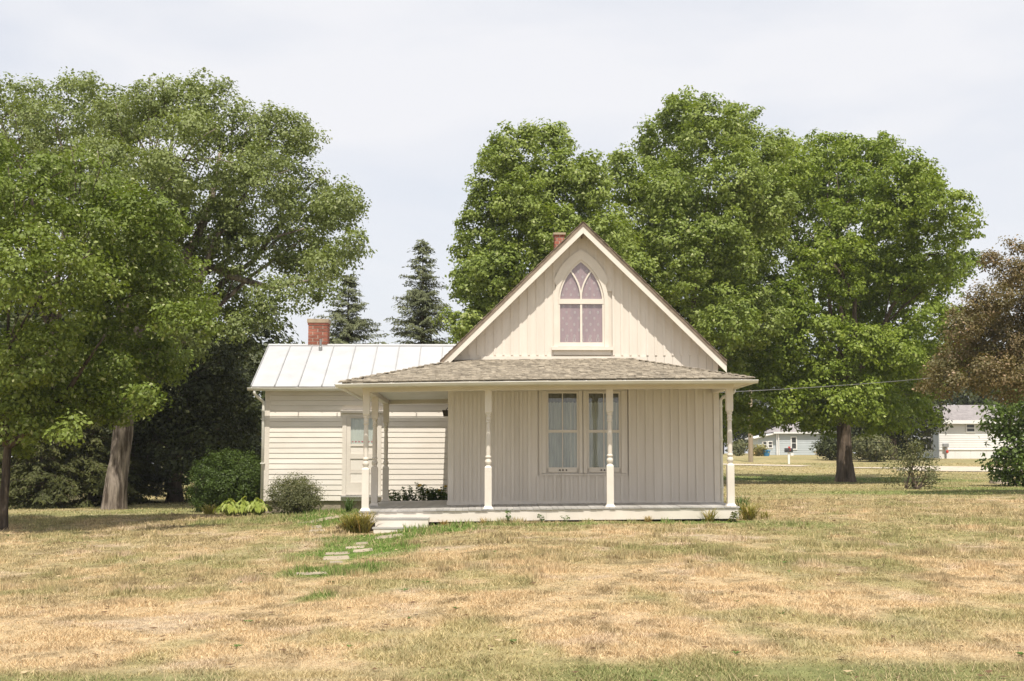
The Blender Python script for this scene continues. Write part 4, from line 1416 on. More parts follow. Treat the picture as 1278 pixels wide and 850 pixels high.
# ---- left of the house
T1 = [(30, 250, 70), (100, 235, 62), (170, 285, 58), (212, 350, 48), (150, 365, 75), (60, 360, 85), (232, 405, 34), (125, 450, 58), (40, 460, 62), (25, 520, 38), (190, 455, 38), (85, 500, 38), (-50, 300, 90), (-60, 430, 90),
      (-130, 370, 100), (-150, 260, 90), (-20, 205, 50), (200, 440, 30), (150, 500, 28), (235, 370, 32), (112, 512, 26), (185, 498, 24), (60, 520, 26), (30, 552, 16), (45, 530, 26), (88, 538, 20), (10, 500, 38), (140, 470, 40), (-15, 520, 40)]
def front_left_tree():
    Y = 29.5
    b = P(2, 648, Y)
    z = G(b.x, Y)
    f = P(10, 556, Y)
    e1 = [f, P(45, 532, Y - .2), P(80, 495, Y - .5), P(108, 452, Y - 1.0), P(130, 420, Y - 1.2)]
    e2 = [f, P(-5, 500, Y), P(-30, 430, Y + .4), P(-35, 350, Y + .6)]
    make_tree('maple_tree', 'bright green maple at the left edge with a limb leaning right off its forked trunk', None, b.x, Y, px_lobes(T1, Y, 2.4, 3), 3000, 36, .098, .24,
              M['leaf_left'], M['bark_red'], .10, f.z - z, 11, lean=(f.x - b.x, 0), limbs=10, extra=[(e1, [.10, .085, .06, .04, .02]), (e2, [.12, .11, .09, .06])], droop=.15, sub=.55)
front_left_tree()

T2 = [(205, 128, 44), (255, 128, 42), (290, 160, 48), (160, 150, 46), (340, 175, 46), (378, 172, 26), (230, 200, 66), (310, 235, 66), (388, 248, 46), (420, 262, 32), (370, 305, 48), (418, 322, 36), (300, 310, 44),
      (352, 370, 36), (250, 285, 50), (392, 360, 26), (440, 300, 16), (330, 395, 24), (180, 240, 60), (290, 370, 34), (436, 250, 18), (300, 405, 22), (200, 330, 60), (150, 300, 60), (130, 210, 50), (220, 400, 50)]
def big_old_tree():
    Y = 39.5
    b = P(141, 637, Y)
    z = G(b.x, Y)
    f = P(158, 500, Y)
    up = P(195, 370, Y + .5)
    e1 = [f, P(165, 440, Y), P(195, 370, Y + .3), P(235, 320, Y), P(262, 260, Y), P(275, 190, Y + .3)]
    e2 = [P(195, 370, Y + .3), P(240, 352, Y + .6), P(275, 330, Y + 1), P(310, 306, Y + 1.0), P(380, 285, Y + .6)]
    e3 = [P(235, 320, Y), P(290, 345, Y), P(340, 360, Y), P(385, 350, Y - .3)]
    e4 = [f, P(140, 430, Y), P(120, 340, Y + .5), P(110, 250, Y + .6)]
    make_tree('old_tree', 'huge old tree with pale flaking trunk and wide grey-green crown reaching over the wing', None, b.x, Y, px_lobes(T2, Y, 2.8, 5), 3100, 34, .105, .27,
              M['leaf_old'], M['bark_old'], .305, f.z - z, 12, lean=(f.x - b.x, 0), limbs=14, twigs=6, flare=1.18, shell=.5, sub=.62, rough=.13,
              extra=[(e1, [.30, .26, .22, .16, .11, .05]), (e2, [.10, .08, .065, .05, .02]), (e3, [.13, .11, .08, .03]), (e4, [.26, .22, .16, .06])], droop=.1)
big_old_tree()
T3 = [(28, 128, 38), (84, 118, 34), (112, 108, 22), (0, 150, 58), (70, 165, 48), (130, 165, 38), (-50, 140, 58), (30, 200, 60), (100, 215, 50), (-20, 220, 60), (-80, 220, 70), (40, 280, 60)]
b = P(60, 630, 47)
make_tree('tall_tree', 'tall grey-green tree topping the far left corner behind the leaning maple', None, b.x, 47, px_lobes(T3, 47, 2.5, 6), 1300, 32, .125, .30, M['leaf_old'], M['bark_old'], .30, 6.0, 13, limbs=8)
T4 = [(262, 452, 52), (302, 468, 32), (225, 490, 54), (288, 530, 46), (240, 560, 46), (190, 540, 46), (318, 445, 16), (312, 575, 34), (205, 598, 34), (262, 605, 30), (270, 500, 40), (170, 490, 40), (300, 430, 18), (150, 560, 40), (150, 600, 30), (195, 430, 50), (305, 605, 25)]
b = P(218, 632, 46)
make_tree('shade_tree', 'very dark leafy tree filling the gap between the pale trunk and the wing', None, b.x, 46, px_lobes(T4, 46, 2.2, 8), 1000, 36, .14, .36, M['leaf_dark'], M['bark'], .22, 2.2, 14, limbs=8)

def spruce(name, label, group, x, y, H, Rb, mat, seed, dens=1.0, sp=.34, droop=.28):
    rng = np.random.default_rng(seed); rr = random.Random(seed)
    z0 = G(x, y)
    root = empty(name, (x, y, z0), label, 'tree', group)
    m = MB()
    m.tube([(x, y, z0 - .1), (x + .02, y, z0 + H * .5), (x, y, z0 + H * .99)], [.018 * H, .010 * H, .008], 8)
    p = []; nn = []; tt = []; ss = []; vv = []
    z = H * .05
    while z < H * .985:
        t = z / H
        L_ = Rb * (1 - t) ** .82 * (.62 + .62 * rr.random())
        nb = max(4, int((7 if t < .8 else 5) * dens))
        for k in range(nb):
            a = 2 * math.pi * (k + rr.random() * .8) / nb
            Lb = L_ * (.40 + .85 * rr.random()) + .05
            ca, sa = math.cos(a), math.sin(a); zj = rr.uniform(-.18, .18)
            ln = max(3, int(Lb / (sp * .36)))
            rise = .30 if t > .55 else .05
            path = []
            for i in range(ln + 1):
                u = i / ln
                path.append((x + ca * Lb * u, y + sa * Lb * u, z0 + z + zj + Lb * (rise * u - droop * u * u + .10 * u ** 3)))
            if Lb > .5: m.tube([path[0], path[ln // 2], path[-1]], [.012 + .006 * Lb, .010, .004], 4)
            for i in range(1, ln + 1):
                u = i / ln
                wdt = (.25 + .75 * math.sin(math.pi * min(1, u * .85 + .1))) * min(.55, Lb * .42)
                for s in (-1, 1, 0):
                    for q in range(2 if s else 1):
                        da = a + s * (.75 + .35 * rr.random())
                        ll = (wdt if s else sp) * (.5 + .7 * rr.random())
                        dv = np.array((math.cos(da), math.sin(da), -.30 - .45 * rr.random() + (.35 if t > .8 else 0)))
                        dv /= np.linalg.norm(dv)
                        jz = rr.uniform(-.04, .04); v0 = .25 + .5 * rr.random() + .12 * u
                        for w in range(max(2, int(ll / .085))):
                            f = (w + .5) * .085
                            c = np.array(path[i]) + dv * f + np.array((rr.gauss(0, .03), rr.gauss(0, .03), jz + rr.gauss(0, .02)))
                            e = dv + np.array((rr.gauss(0, .45), rr.gauss(0, .45), rr.gauss(0, .3)))
                            p.append(c); tt.append(e); nn.append((ca * .7 + rr.gauss(0, .6), sa * .7 + rr.gauss(0, .6), .55)); ss.append(rr.uniform(.10, .19)); vv.append(v0 + rr.uniform(-.1, .1))
        z += max(.11, .34 * (1 - t) + .10) * (.8 + .4 * rr.random()) * (1.0 if H > 6 else .8)
    me = leaf_mesh('crown', np.array(p), np.array(nn, float), np.array(tt), np.array(ss), np.array(vv), wid=.30, fold=.05)
    put('crown', me, mat, root)
    m.build('trunk', M['bark'], root)
    return root
g = P(527, 430, 56)
top = P(528, 298, 56).z
s1 = spruce('spruce_tree', 'slender spruce with a clear pointed top rising between the wing roof and the gable', 'spruces behind the wing', g.x, 56, top - G(g.x, 56), 2.75, M['needle'], 31, 1.15)
g = P(434, 430, 58); top2 = P(433, 340, 58).z
copy_thing(s1, (g.x, 58, G(g.x, 58)), 2.1, (1.12, 1.12, (top2 - G(g.x, 58)) / (top - G(s1.location.x, 56))), 'spruce partly hidden by the old tree, right behind the brick wing chimney', 'spruces behind the wing')
g = P(70, 640, 43)
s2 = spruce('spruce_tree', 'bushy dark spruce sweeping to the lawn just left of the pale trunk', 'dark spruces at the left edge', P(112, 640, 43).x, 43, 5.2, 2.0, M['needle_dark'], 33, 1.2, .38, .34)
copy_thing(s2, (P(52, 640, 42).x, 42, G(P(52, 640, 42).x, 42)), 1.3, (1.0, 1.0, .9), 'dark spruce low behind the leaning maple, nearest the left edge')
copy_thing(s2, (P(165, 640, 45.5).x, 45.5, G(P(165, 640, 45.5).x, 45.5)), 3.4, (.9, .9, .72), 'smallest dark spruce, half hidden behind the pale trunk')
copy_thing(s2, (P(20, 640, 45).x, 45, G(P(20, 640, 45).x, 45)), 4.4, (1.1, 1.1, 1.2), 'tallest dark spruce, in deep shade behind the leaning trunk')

# ---- maples behind the house
M1 = [(640, 188, 30), (690, 182, 28), (622, 236, 40), (690, 236, 46), (728, 212, 28), (602, 300, 36), (652, 306, 56), (720, 300, 46), (585, 350, 28), (622, 370, 46), (575, 402, 24), (592, 428, 30), (650, 400, 56), (735, 370, 56), (700, 420, 56), (660, 165, 14), (738, 240, 26), (610, 200, 14), (650, 250, 40, -2), (690, 300, 40, -2.2), (620, 330, 34, -2), (760, 300, 34, -1.5)]
b = P(660, 620, 47)
make_tree('maple_tree', 'rounded silver maple directly behind the left slope of the gable', 'maples behind the house', b.x, 47, px_lobes(M1, 47, 2.0, 21), 3000, 36, .130, .25, M['leaf_maple'], M['bark'], .30, 3.2, 22, droop=.1, limbs=8, plume=1.25, sub=.66)
M2 = [(855, 150, 32), (832, 190, 42), (890, 170, 42), (925, 162, 28), (782, 228, 36), (840, 250, 56), (900, 240, 56), (950, 200, 30), (765, 300, 46), (820, 320, 56), (880, 330, 56), (800, 400, 56), (870, 400, 56), (940, 300, 46), (965, 185, 20), (778, 202, 20), (848, 130, 14), (910, 140, 12),
      (880, 460, 50), (930, 390, 50), (800, 470, 50), (905, 520, 26), (955, 250, 40), (850, 330, 50, -3), (790, 350, 44, -3), (900, 300, 44, -3), (830, 240, 40, -2.5), (900, 400, 44, -3.5)]
b = P(850, 610, 52)
make_tree('maple_tree', 'tallest maple, its peaked crown right of the gable top', 'maples behind the house', b.x, 52, px_lobes(M2, 52, 2.4, 24), 4000, 36, .140, .28, M['leaf_maple'], M['bark'], .34, 3.0, 25, droop=.1, limbs=9, plume=1.2, sub=.72)
M3 = [(1040, 202, 34), (1088, 196, 34), (990, 228, 42), (1130, 228, 40), (1168, 258, 36), (1204, 280, 22), (940, 290, 42), (1010, 290, 60), (1090, 290, 64), (1160, 318, 50), (1198, 330, 24), (912, 360, 38), (960, 380, 56), (1040, 380, 66), (1120, 390, 60), (1170, 400, 36), (932, 440, 42), (902, 470, 28),
      (990, 460, 56), (1070, 470, 60), (1130, 480, 42), (960, 505, 36), (912, 505, 26), (1030, 522, 26), (1100, 515, 36), (922, 532, 12), (1150, 512, 22), (1150, 350, 40), (1180, 440, 30), (1000, 525, 18), (945, 528, 14), (960, 250, 44), (1005, 212, 30), (1062, 186, 26), (1110, 190, 24), (1050, 440, 50, -4), (1000, 420, 46, -4), (1095, 440, 46, -4), (1040, 330, 50, -3.5), (960, 450, 40, -4), (1070, 500, 36, -4.5), (1020, 495, 36, -4.5), (920, 330, 40), (1130, 440, 40, -3.5), (1062, 240, 46), (1120, 268, 44), (1035, 255, 40), (1115, 345, 40), (1080, 350, 46, 2), (985, 190, 28), (972, 222, 36), (1150, 222, 30), (1196, 262, 26), (1030, 182, 22)]
b = P(1055, 600, 58)
make_tree('maple_tree', 'broad maple with a stout bare trunk on the lawn right of the porch', 'maples behind the house', b.x, 58, px_lobes(M3, 58, 4.5, 27), 5200, 38, .155, .30, M['leaf_bright'], M['bark'], .33, 3.1, 28, droop=.3, limbs=14, twigs=5, flare=1.35, sub=.72)

# ---- right edge
T5 = [(1268, 345, 28), (1240, 378, 28), (1204, 402, 26), (1278, 400, 44), (1230, 432, 42), (1190, 452, 26), (1262, 466, 34), (1168, 464, 14), (1305, 350, 55), (1325, 440, 60), (1215, 474, 20), (1242, 325, 16), (1360, 380, 70), (1268, 305, 14), (1290, 480, 30), (1340, 500, 40), (1222, 400, 30), (1182, 470, 24), (1160, 482, 15), (1205, 440, 30), (1240, 470, 30), (1290, 440, 40), (1400, 440, 60)]
b = P(1322, 615, 39.5)
make_tree('ornamental_tree', 'bronze leaved ornamental tree hanging in from the right edge', None, b.x, 39.5, px_lobes(T5, 39.5, 2.0, 41), 2400, 38, .085, .26, M['leaf_purple'], M['bark_red'], .15, 2.2, 42, limbs=9, twigs=8, shell=.5, sub=.6)
T6 = [(1262, 498, 26), (1250, 530, 20), (1272, 562, 26), (1246, 578, 16), (1262, 592, 20), (1292, 540, 36), (1300, 500, 36), (1300, 585, 30), (1238, 512, 12), (1320, 550, 40)]
b = P(1272, 604, 50)
make_tree('broadleaf_shrub', 'open green broad leaved shrub growing to the ground at the right edge', None, b.x, 50, px_lobes(T6, 50, .8, 43), 330, 26, .17, .38, M['leaf_right'], M['bark'], .05, 1.0, 44, 'shrub', limbs=8, twigs=4, sub=0)

def shrub(name, label, x, y, w, h, n, per, size, cr, mat, seed, group=None, lobes=None, stems=6, cat='shrub', d=None, up=.55, wid=.5):
    z = G(x, y)
    rr = random.Random(seed)
    root = empty(name, (x, y, z), label, cat, group)
    if lobes is None:
        lobes = []
        for k in range(5):
            a = 2 * math.pi * k / 5 + rr.random()
            lobes.append((x + math.cos(a) * w * .22, y + math.sin(a) * w * .18, z + h * rr.uniform(.42, .62), w * .30, w * .28, h * rr.uniform(.36, .44)))
    me, c = crown_mesh('foliage', lobes, n, per, size, cr, seed, flat=.85, shell=.8, up=up, cull=.3, wid=wid)
    put('foliage', me, mat, root)
    m = MB()
    for k in range(stems):
        e = c[rr.randrange(len(c))]
        limb(m, (x + rr.uniform(-.12, .12) * w, y + rr.uniform(-.1, .1) * w, z - .03), e, .012 + .008 * h, .004, .10, 4, 5, rr)
    m.build('stem', M['bark'], root)
    return root
hx = P(286, 600, 35.6).x; hz = G(hx, 35.6)
shrub('clipped_hedge', 'dark green rounded clipped hedge against the left end of the wing', hx, 35.6, 2.0, 1.5, 1100, 32, .055, .13, M['leaf_hedge'], 51, None,
      [(hx, 35.6, hz + .78, .92, .8, .74), (hx - .45, 35.4, hz + .6, .55, .6, .60), (hx + .5, 35.7, hz + .75, .62, .7, .72)], 4, 'hedge')
g = P(369, 615, 32.5)
shrub('shrub', 'loose grey-green shrub in front of the wing beside the door', g.x, 32.55, 1.36, .95, 420, 34, .050, .14, M['leaf_bush'], 52, stems=12, wid=.4)
g = P(1138, 608, 46)
shrub('sparse_shrub', 'thin airy shrub standing alone on the lawn right of the maple trunk', g.x, 46, 1.9, 1.85, 120, 20, .09, .26, M['leaf_bush'], 53, stems=16, lobes=[(g.x - .45, 46, G(g.x, 46) + .75, .5, .5, .65), (g.x + .35, 46.1, G(g.x, 46) + .85, .55, .5, .8), (g.x + .1, 45.9, G(g.x, 46) + 1.25, .45, .4, .6), (g.x + .6, 46, G(g.x, 46) + .45, .35, .4, .4)])
g = P(1089, 573, 93)
shrub('round_bush', 'round yellow-green bush left of the far white mobile home', g.x, 93, 2.9, 1.8, 230, 22, .20, .36, M['leaf_bush'], 54)
g = P(1040, 572, 96)
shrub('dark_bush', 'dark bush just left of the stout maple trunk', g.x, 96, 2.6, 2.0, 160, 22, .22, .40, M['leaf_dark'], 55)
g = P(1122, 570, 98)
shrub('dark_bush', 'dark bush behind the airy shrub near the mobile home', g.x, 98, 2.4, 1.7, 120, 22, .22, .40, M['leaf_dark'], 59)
for (px, py, w, h, lab, mt) in ((946, 571, 1.8, 1.1, 'yellowish flowering bush at the corner of the pale blue house', 'daylily'), (922, 571, 2.4, 1.4, 'low green bush behind the right porch post, left of the pole', 'leaf_bush'), (1028, 572, 1.2, .7, 'small straw coloured bush at the right end of the pale blue house', 'drygrass')):
    g = P(px, py, 128)
    shrub('garden_bush', lab, g.x, 128, w, h, 60, 18, .22, .3, M[mt], 56 + px)

# ---- herbs by the house
def blade_clump(name, label, x, y, n, h, spread, w, mat, seed, cat='plant', group=None, arch=.9, parent=None, seg=4, z=None):
    """arching strap leaves from one crown"""
    rr = random.Random(seed)
    z = G(x, y) if z is None else z
    root = empty(name, (x, y, z), label, cat, group)
    m = MB()
    for i in range(n):
        a = rr.uniform(0, 2 * math.pi)
        ox, oy = rr.uniform(-.25, .25) * spread, rr.uniform(-.25, .25) * spread
        hh = h * rr.uniform(.55, 1.05); sp = spread * rr.uniform(.3, 1.0)
        side = Vector((-math.sin(a), math.cos(a), 0)) * w * .5
        vs = []
        for k in range(seg + 1):
            t = k / seg
            c = Vector((x + ox + math.cos(a) * sp * t ** 1.3, y + oy + math.sin(a) * sp * t ** 1.3, z - .02 + hh * (t * 1.45 - arch * .62 * t ** 2.4)))
            wd = (1 - t ** 2.2) * (.75 + .25 * t) + .03
            vs += [c - side * wd, c + side * wd]
        m.add(vs, [(2 * k, 2 * k + 1, 2 * k + 3, 2 * k + 2) for k in range(seg)])
    m.build('leaves', M[mat], root)
    return root
def gat(px, py):
    return gpt(px, py)
for i, (px, py, n, h, sp, w, mt, lab) in enumerate((
        (441, 659, 170, .46, .50, .024, 'daylily', 'browning daylily clump left of the porch steps, nearest the stone slabs'),
        (456, 654, 130, .50, .42, .024, 'daylily', 'browning daylily clump against the left porch corner'),
        (436, 640, 60, .45, .30, .02, 'weed', 'green daylily clump farther back below the wing door'),
        (262, 643, 70, .35, .45, .028, 'daylily', 'yellowing strap leaved clump at the foot of the clipped hedge'),
        (248, 638, 40, .42, .30, .03, 'weed', 'dark green strap leaved clump left of the yellowing one'),
        (882, 650, 55, .33, .26, .018, 'daylily', 'yellow-green daylily clump in front of the porch near the right post'),
        (934, 649, 110, .42, .48, .022, 'daylily', 'sprawling daylily clump at the right corner of the porch'),
        (955, 648, 40, .22, .35, .02, 'daylily', 'low straw coloured daylily clump outermost at the right porch corner'),
        (926, 640, 60, .46, .30, .02, 'weed', 'green daylily clump behind the right porch corner'),
        (808, 651, 60, .17, .18, .012, 'drygrass', 'dry grey-brown tuft in front of the porch right of centre'),
        (556, 652, 45, .16, .22, .010, 'drygrass', 'dry grass tuft beside the right end of the porch steps'),
        (604, 652, 50, .17, .24, .010, 'drygrass', 'dry grass tuft under the second porch post'))):
    g = gat(px, py)
    x, y = g.x, g.y
    if 465 < px < 920: y = min(y, 25.72)
    if px in (441, 456): x, y = P(px - 2, 650, 25.5).x, 25.5 + .05 * (px < 450)
    blade_clump('daylily_clump' if mt != 'drygrass' else 'grass_tuft', lab, x, y, n, h, sp, w, mt, 60 + i)

def leafy(name, label, x, y, n, h, r, size, mat, seed, cat='plant', stems=5, group=None, flowers=0, wid=.6):
    """upright herb: stems with leaves up their height, maybe flower heads"""
    rr = random.Random(seed); rng = np.random.default_rng(seed)
    z = G(x, y)
    root = empty(name, (x, y, z), label, cat, group)
    m = MB(); tips = []
    p = []; tn = []
    for k in range(stems):
        a = rr.uniform(0, 6.28); e = Vector((x + math.cos(a) * r * rr.random(), y + math.sin(a) * r * rr.random(), z + h * rr.uniform(.6, 1.0)))
        b = Vector((x + rr.uniform(-.4, .4) * r, y + rr.uniform(-.4, .4) * r, z - .02))
        m.tube([b, b.lerp(e, .5) + Vector((rr.uniform(-.02, .02), 0, 0)), e], [.005, .004, .003], 5)
        tips.append(e)
        for q in range(n // stems):
            t = rr.random() ** .8
            aa = rr.uniform(0, 6.28)
            d = Vector((math.cos(aa), math.sin(aa), .3))
            c = b.lerp(e, t) + d * size * .5
            p.append(tuple(c)); tn.append(tuple(d))
    m.build('stem', M['weed'], root)
    N = len(p)
    me = leaf_mesh('leaves', np.array(p), np.tile((0, 0, 1.), (N, 1)) + rng.normal(size=(N, 3)) * .45, np.array(tn), size * rng.uniform(.6, 1.3, N), rng.random(N), wid)
    put('leaves', me, M[mat], root)
    for e in tips[:flowers]:
        f = MB()
        for k in range(9):
            a = 2 * math.pi * k / 9
            d = Vector((math.cos(a), math.sin(a) * .5 - .3, math.sin(a) * .7)); s_ = Vector((-math.sin(a), 0, math.cos(a))) * .012
            f.add([e + d * .006, e + d * .030 - s_, e + d * .045, e + d * .030 + s_], [(0, 1, 2, 3)])
        f.build('flower', M['flower'], root)
    return root
for i, (px, py, n, h, r, s, mt, lab) in enumerate((
        (634, 652, 30, .27, .09, .07, 'weed', 'tall green weed in front of the porch right of the second post'),
        (676, 652, 24, .15, .12, .06, 'weed', 'small green weed at the skirting below the pair of sash windows'),
        (706, 652, 24, .13, .12, .06, 'weed', 'low green weed at the skirting right of the sash windows'),
        (910, 650, 46, .27, .20, .10, 'leaf_bush', 'broad leaved grey-green weed against the right end of the porch skirting'))):
    g = gat(px, py)
    leafy('weed', lab, g.x, min(g.y, 25.74), n, h, r, s, mt, 90 + i)
FL = ['tallest leafy flower plant, at the middle of the bed behind the porch floor', 'leafy plant with yellow flowers at the right end of the bed behind the porch', 'low leafy plant at the left end of the bed behind the porch floor',
      'leafy plant next to the back porch post in the bed behind the porch', 'leafy plant left of the tallest one in the flower bed behind the porch', 'leafy plant right of the tallest one in the flower bed behind the porch', 'leafy plant hard against the cottage corner in the bed behind the porch', 'leafy plant left of the yellow flowers in the bed behind the porch']
for i, (px, top_, fl) in enumerate(((527, 604, 1), (549, 609, 4), (493, 615, 1), (503, 611, 0), (515, 609, 1), (537, 612, 0), (556, 611, 1), (543, 610, 2))):
    Y = 32.0 + .25 * (i % 3)
    x = P(px, 620, Y).x
    h = P(px, top_, Y).z - G(x, Y)
    leafy('flowering_plant', FL[i], x, Y, 520, h * 1.12, .28, .065, 'weed', 120 + i, 'plant', 9, 'plants in the bed behind the porch', fl)

# hosta: broad leaves in a mound
def hosta(x, y, r, h, n, label, seed):
    rr = random.Random(seed); z = G(x, y)
    root = empty('hosta_plant', (x, y, z), label, 'plant', 'hostas by the wing corner')
    for i in range(n):
        a = rr.uniform(0, 6.28); t = rr.random() ** .6
        c = Vector((x + math.cos(a) * r * t, y + math.sin(a) * r * t * .8, z + h * (1.05 - .7 * t) * rr.uniform(.8, 1.1)))
        d = Vector((math.cos(a), math.sin(a), -.2 - .6 * t)).normalized(); s_ = d.cross(Vector((0, 0, 1))).normalized(); nrm = s_.cross(d)
        L_ = rr.uniform(.11, .17); w = L_ * .33
        b = c - d * L_ * .5
        m = MB()
        m.add([b, b + d * L_ * .35 - s_ * w + nrm * .02, b + d * L_ * .4 - nrm * .01, b + d * L_ * .35 + s_ * w + nrm * .02, b + d * L_ * .75 - s_ * w * .7 - nrm * .01, b + d * L_ * .75 + s_ * w * .7 - nrm * .01, b + d * L_ - nrm * .05],
              [(0, 1, 2), (0, 2, 3), (1, 4, 2), (2, 5, 3), (2, 4, 6), (2, 6, 5)])
        m.tube([(x + rr.uniform(-.05, .05), y, z - .02), b], .005, 4)
        m.build('leaf', M['leaf_hosta'], root)
for i, (px, lab) in enumerate(((321, 'yellow-green hosta nearest the wing downspout'), (304, 'yellow-green hosta in the middle of the row by the hedge'), (287, 'yellow-green hosta at the left end of the row by the hedge'))):
    Y = 32.6 + .1 * (i % 2)
    hosta(P(px, 640, Y).x, Y, .40, .40, 110, lab, 140 + i)

# ------------------------------------------------------------------ far buildings and small things
def far_trees():
    z = 0
    root = empty('background_tree', (0, 0, 0), 'x', 'tree', 'trees beyond the houses')
    lobes = [(0, 0, 5.5, 3.2, 3.2, 3.4), (-2, .5, 4.2, 2.2, 2.2, 2.4), (2.1, -.4, 4.4, 2.3, 2.3, 2.5), (.3, -1.6, 3.2, 2.4, 2.0, 2.2), (-.8, 0, 7.8, 1.9, 1.9, 2.0), (1.2, .3, 7.2, 1.7, 1.7, 1.8), (-1.9, -.8, 2.4, 1.8, 1.8, 1.7), (2.0, -.9, 2.3, 1.8, 1.8, 1.7)]
    me, c = crown_mesh('crown', lobes, 420, 26, .34, .75, 71)
    put('crown', me, M['leaf_dark'], root)
    m = MB(); m.tube([(0, 0, -.2), (.1, 0, 2), (0, 0, 5)], [.35, .26, .12], 8)
    m.build('trunk', M['bark'], root)
    right = [(900, 175, 1.2, 'background tree left of the pale blue house, behind the right porch post'), (965, 190, 1.25, 'background tree behind the roof of the pale blue house'), (1010, 185, 1.2, 'background tree behind the right end of the pale blue house'), (1060, 165, 1.2, 'background tree straight behind the stout maple trunk'),
             (1100, 140, 1.15, 'background tree between the two far houses'), (1116, 97, .9, 'background tree at the left end of the mobile home'), (1190, 130, 1.2, 'background tree behind the mobile home roof'), (1250, 135, 1.3, 'background tree behind the right end of the mobile home')]
    left = [(-30, 60, .95, 'shaded background tree beyond the left edge of the lawn'), (60, 62, 1.0, 'shaded background tree behind the row of dark spruces'), (130, 60, .95, 'shaded background tree behind the pale trunk'), (215, 64, .9, 'shaded background tree behind the very dark leafy tree'), (300, 60, .82, 'shaded background tree behind the clipped hedge')]
    first = True
    for (px, Y, s, lab) in right + left:
        x = P(px, 570, Y).x
        if first:
            root.location = (x, Y, G(x, Y)); root.scale = (s, s, s); root['label'] = lab; first = False
        else:
            copy_thing(root, (x, Y, G(x, Y)), random.uniform(0, 6), s, lab)
far_trees()

def siding(par, x0, x1, y, z0, z1, mat, course=.22):
    z = z0
    while z < z1 - .03:
        m = MB(); zt = min(z + course, z1)
        m.hexa([(x0, y - .03, z), (x1, y - .03, z), (x1, y + .02, z), (x0, y + .02, z), (x0, y - .006, zt), (x1, y - .006, zt), (x1, y + .02, zt), (x0, y + .02, zt)])
        m.build('siding_board', mat, par); z = zt
def far_window(par, x0, x1, y, z0, z1, t=.10, mull=1, vert=0):
    m = MB()
    m.box(x0 - t, x0, y - .09, y + .02, z0 - t, z1 + t); m.box(x1, x1 + t, y - .09, y + .02, z0 - t, z1 + t)
    m.box(x0, x1, y - .089, y + .02, z1, z1 + t); m.box(x0, x1, y - .089, y + .02, z0 - t, z0)
    w = m.build('window', M['white'], par)
    m = MB(); m.box(x0, x1, y - .050, y + .01, z0, z1); m.build('pane', M['far_pane'], w)
    for i in range(mull):
        zz_ = z0 + (z1 - z0) * (i + 1) / (mull + 1)
        m = MB(); m.box(x0, x1, y - .07, y - .051, zz_ - .03, zz_ + .03); m.build('sash_bar', M['white'], w)
    for i in range(vert):
        xx_ = x0 + (x1 - x0) * (i + 1) / (vert + 1)
        m = MB(); m.box(xx_ - .05, xx_ + .05, y - .072, y - .0505, z0, z1); m.build('sash_bar', M['white'], w)

def blue_house():
    Y = 150
    q = lambda px, py: P(px, py, Y)
    x0, x1 = q(969, 560).x, q(1046, 560).x
    z0, z1 = q(1000, 569.5).z - .1, q(1000, 539.5).z
    h = empty('blue_house', ((x0 + x1) / 2, Y, z0), 'pale blue clapboard house with white trimmed windows beyond the maple', 'house')
    m = MB(); m.box(x0, x1, Y + .02, Y + 7, z0 - .6, z1); m.build('wall', M['blue_siding'], h)
    siding(h, x0 + .12, x1 - .12, Y, z0, z1 - .02, M['blue_siding'], .26)
    for a in (x0, x1 - .12):
        m = MB(); m.box(a, a + .12, Y - .04, Y + .02, z0, z1); m.build('corner_board', M['white'], h)
    m = MB()
    zr = q(1000, 524).z; xm = (x0 + x1) / 2
    e = .35
    m.add([(x0 - e, Y - e, z1), (x1 + e, Y - e, z1), (x1 + e, Y + 7 + e, z1), (x0 - e, Y + 7 + e, z1), (x0 + 2.3, Y + 3.5, zr), (x1 - 2.3, Y + 3.5, zr)], [(0, 1, 5, 4), (1, 2, 5), (2, 3, 4, 5), (3, 0, 4), (3, 2, 1, 0)])
    m.build('roof', M['grey_roof'], h)
    m = MB(); m.box(x0 - e - .02, x1 + e + .02, Y - e - .05, Y - e - .002, z1 - .16, z1 + .02); m.build('fascia', M['white'], h)
    far_window(h, q(988, 553).x, q(993.3, 553).x, Y, q(988, 560).z, q(988, 546).z, .12)
    far_window(h, q(1026, 553).x, q(1030.5, 553).x, Y, q(1026, 560.5).z, q(1026, 551).z, .12)
    # lean-to on the left
    xa = q(946.5, 560).x
    zt0, zt1 = q(946, 546.5).z, q(968, 541.5).z
    m = MB(); m.hexa([(xa, Y + .32, z0 - .6), (x0 - .01, Y + .32, z0 - .6), (x0 - .01, Y + 5, z0 - .6), (xa, Y + 5, z0 - .6), (xa, Y + .32, zt0), (x0 - .01, Y + .32, zt1), (x0 - .01, Y + 5, zt1), (xa, Y + 5, zt0)])
    ln = m.build('lean_to', M['blue_siding'], h)
    siding(ln, xa, x0 - .015, Y + .30, z0, zt0 - .03, M['blue_siding'], .26)
    m = MB(); a = xa - .5
    sl = (zt1 - zt0) / (x0 - xa)
    m.hexa([(a, Y - .1, zt0 - .5 * sl), (x0 - .02, Y - .1, zt1), (x0 - .02, Y + 5.2, zt1), (a, Y + 5.2, zt0 - .5 * sl), (a, Y - .1, zt0 - .5 * sl + .14), (x0 - .02, Y - .1, zt1 + .14), (x0 - .02, Y + 5.2, zt1 + .14), (a, Y + 5.2, zt0 - .5 * sl + .14)])
    m.build('lean_to_roof', M['white'], ln)
    for a, b in ((953.2, 957.2), (960, 964)):
        far_window(ln, q(a, 555).x, q(b, 555).x, Y + .30, q(a, 558.3).z, q(a, 551.5).z, .10)
    m = MB(); xx = x0 + .25; m.tube([(xx, Y - .12, z1 - .1), (xx, Y - .12, z0)], .07, 6); m.build('downspout', M['white'], h)
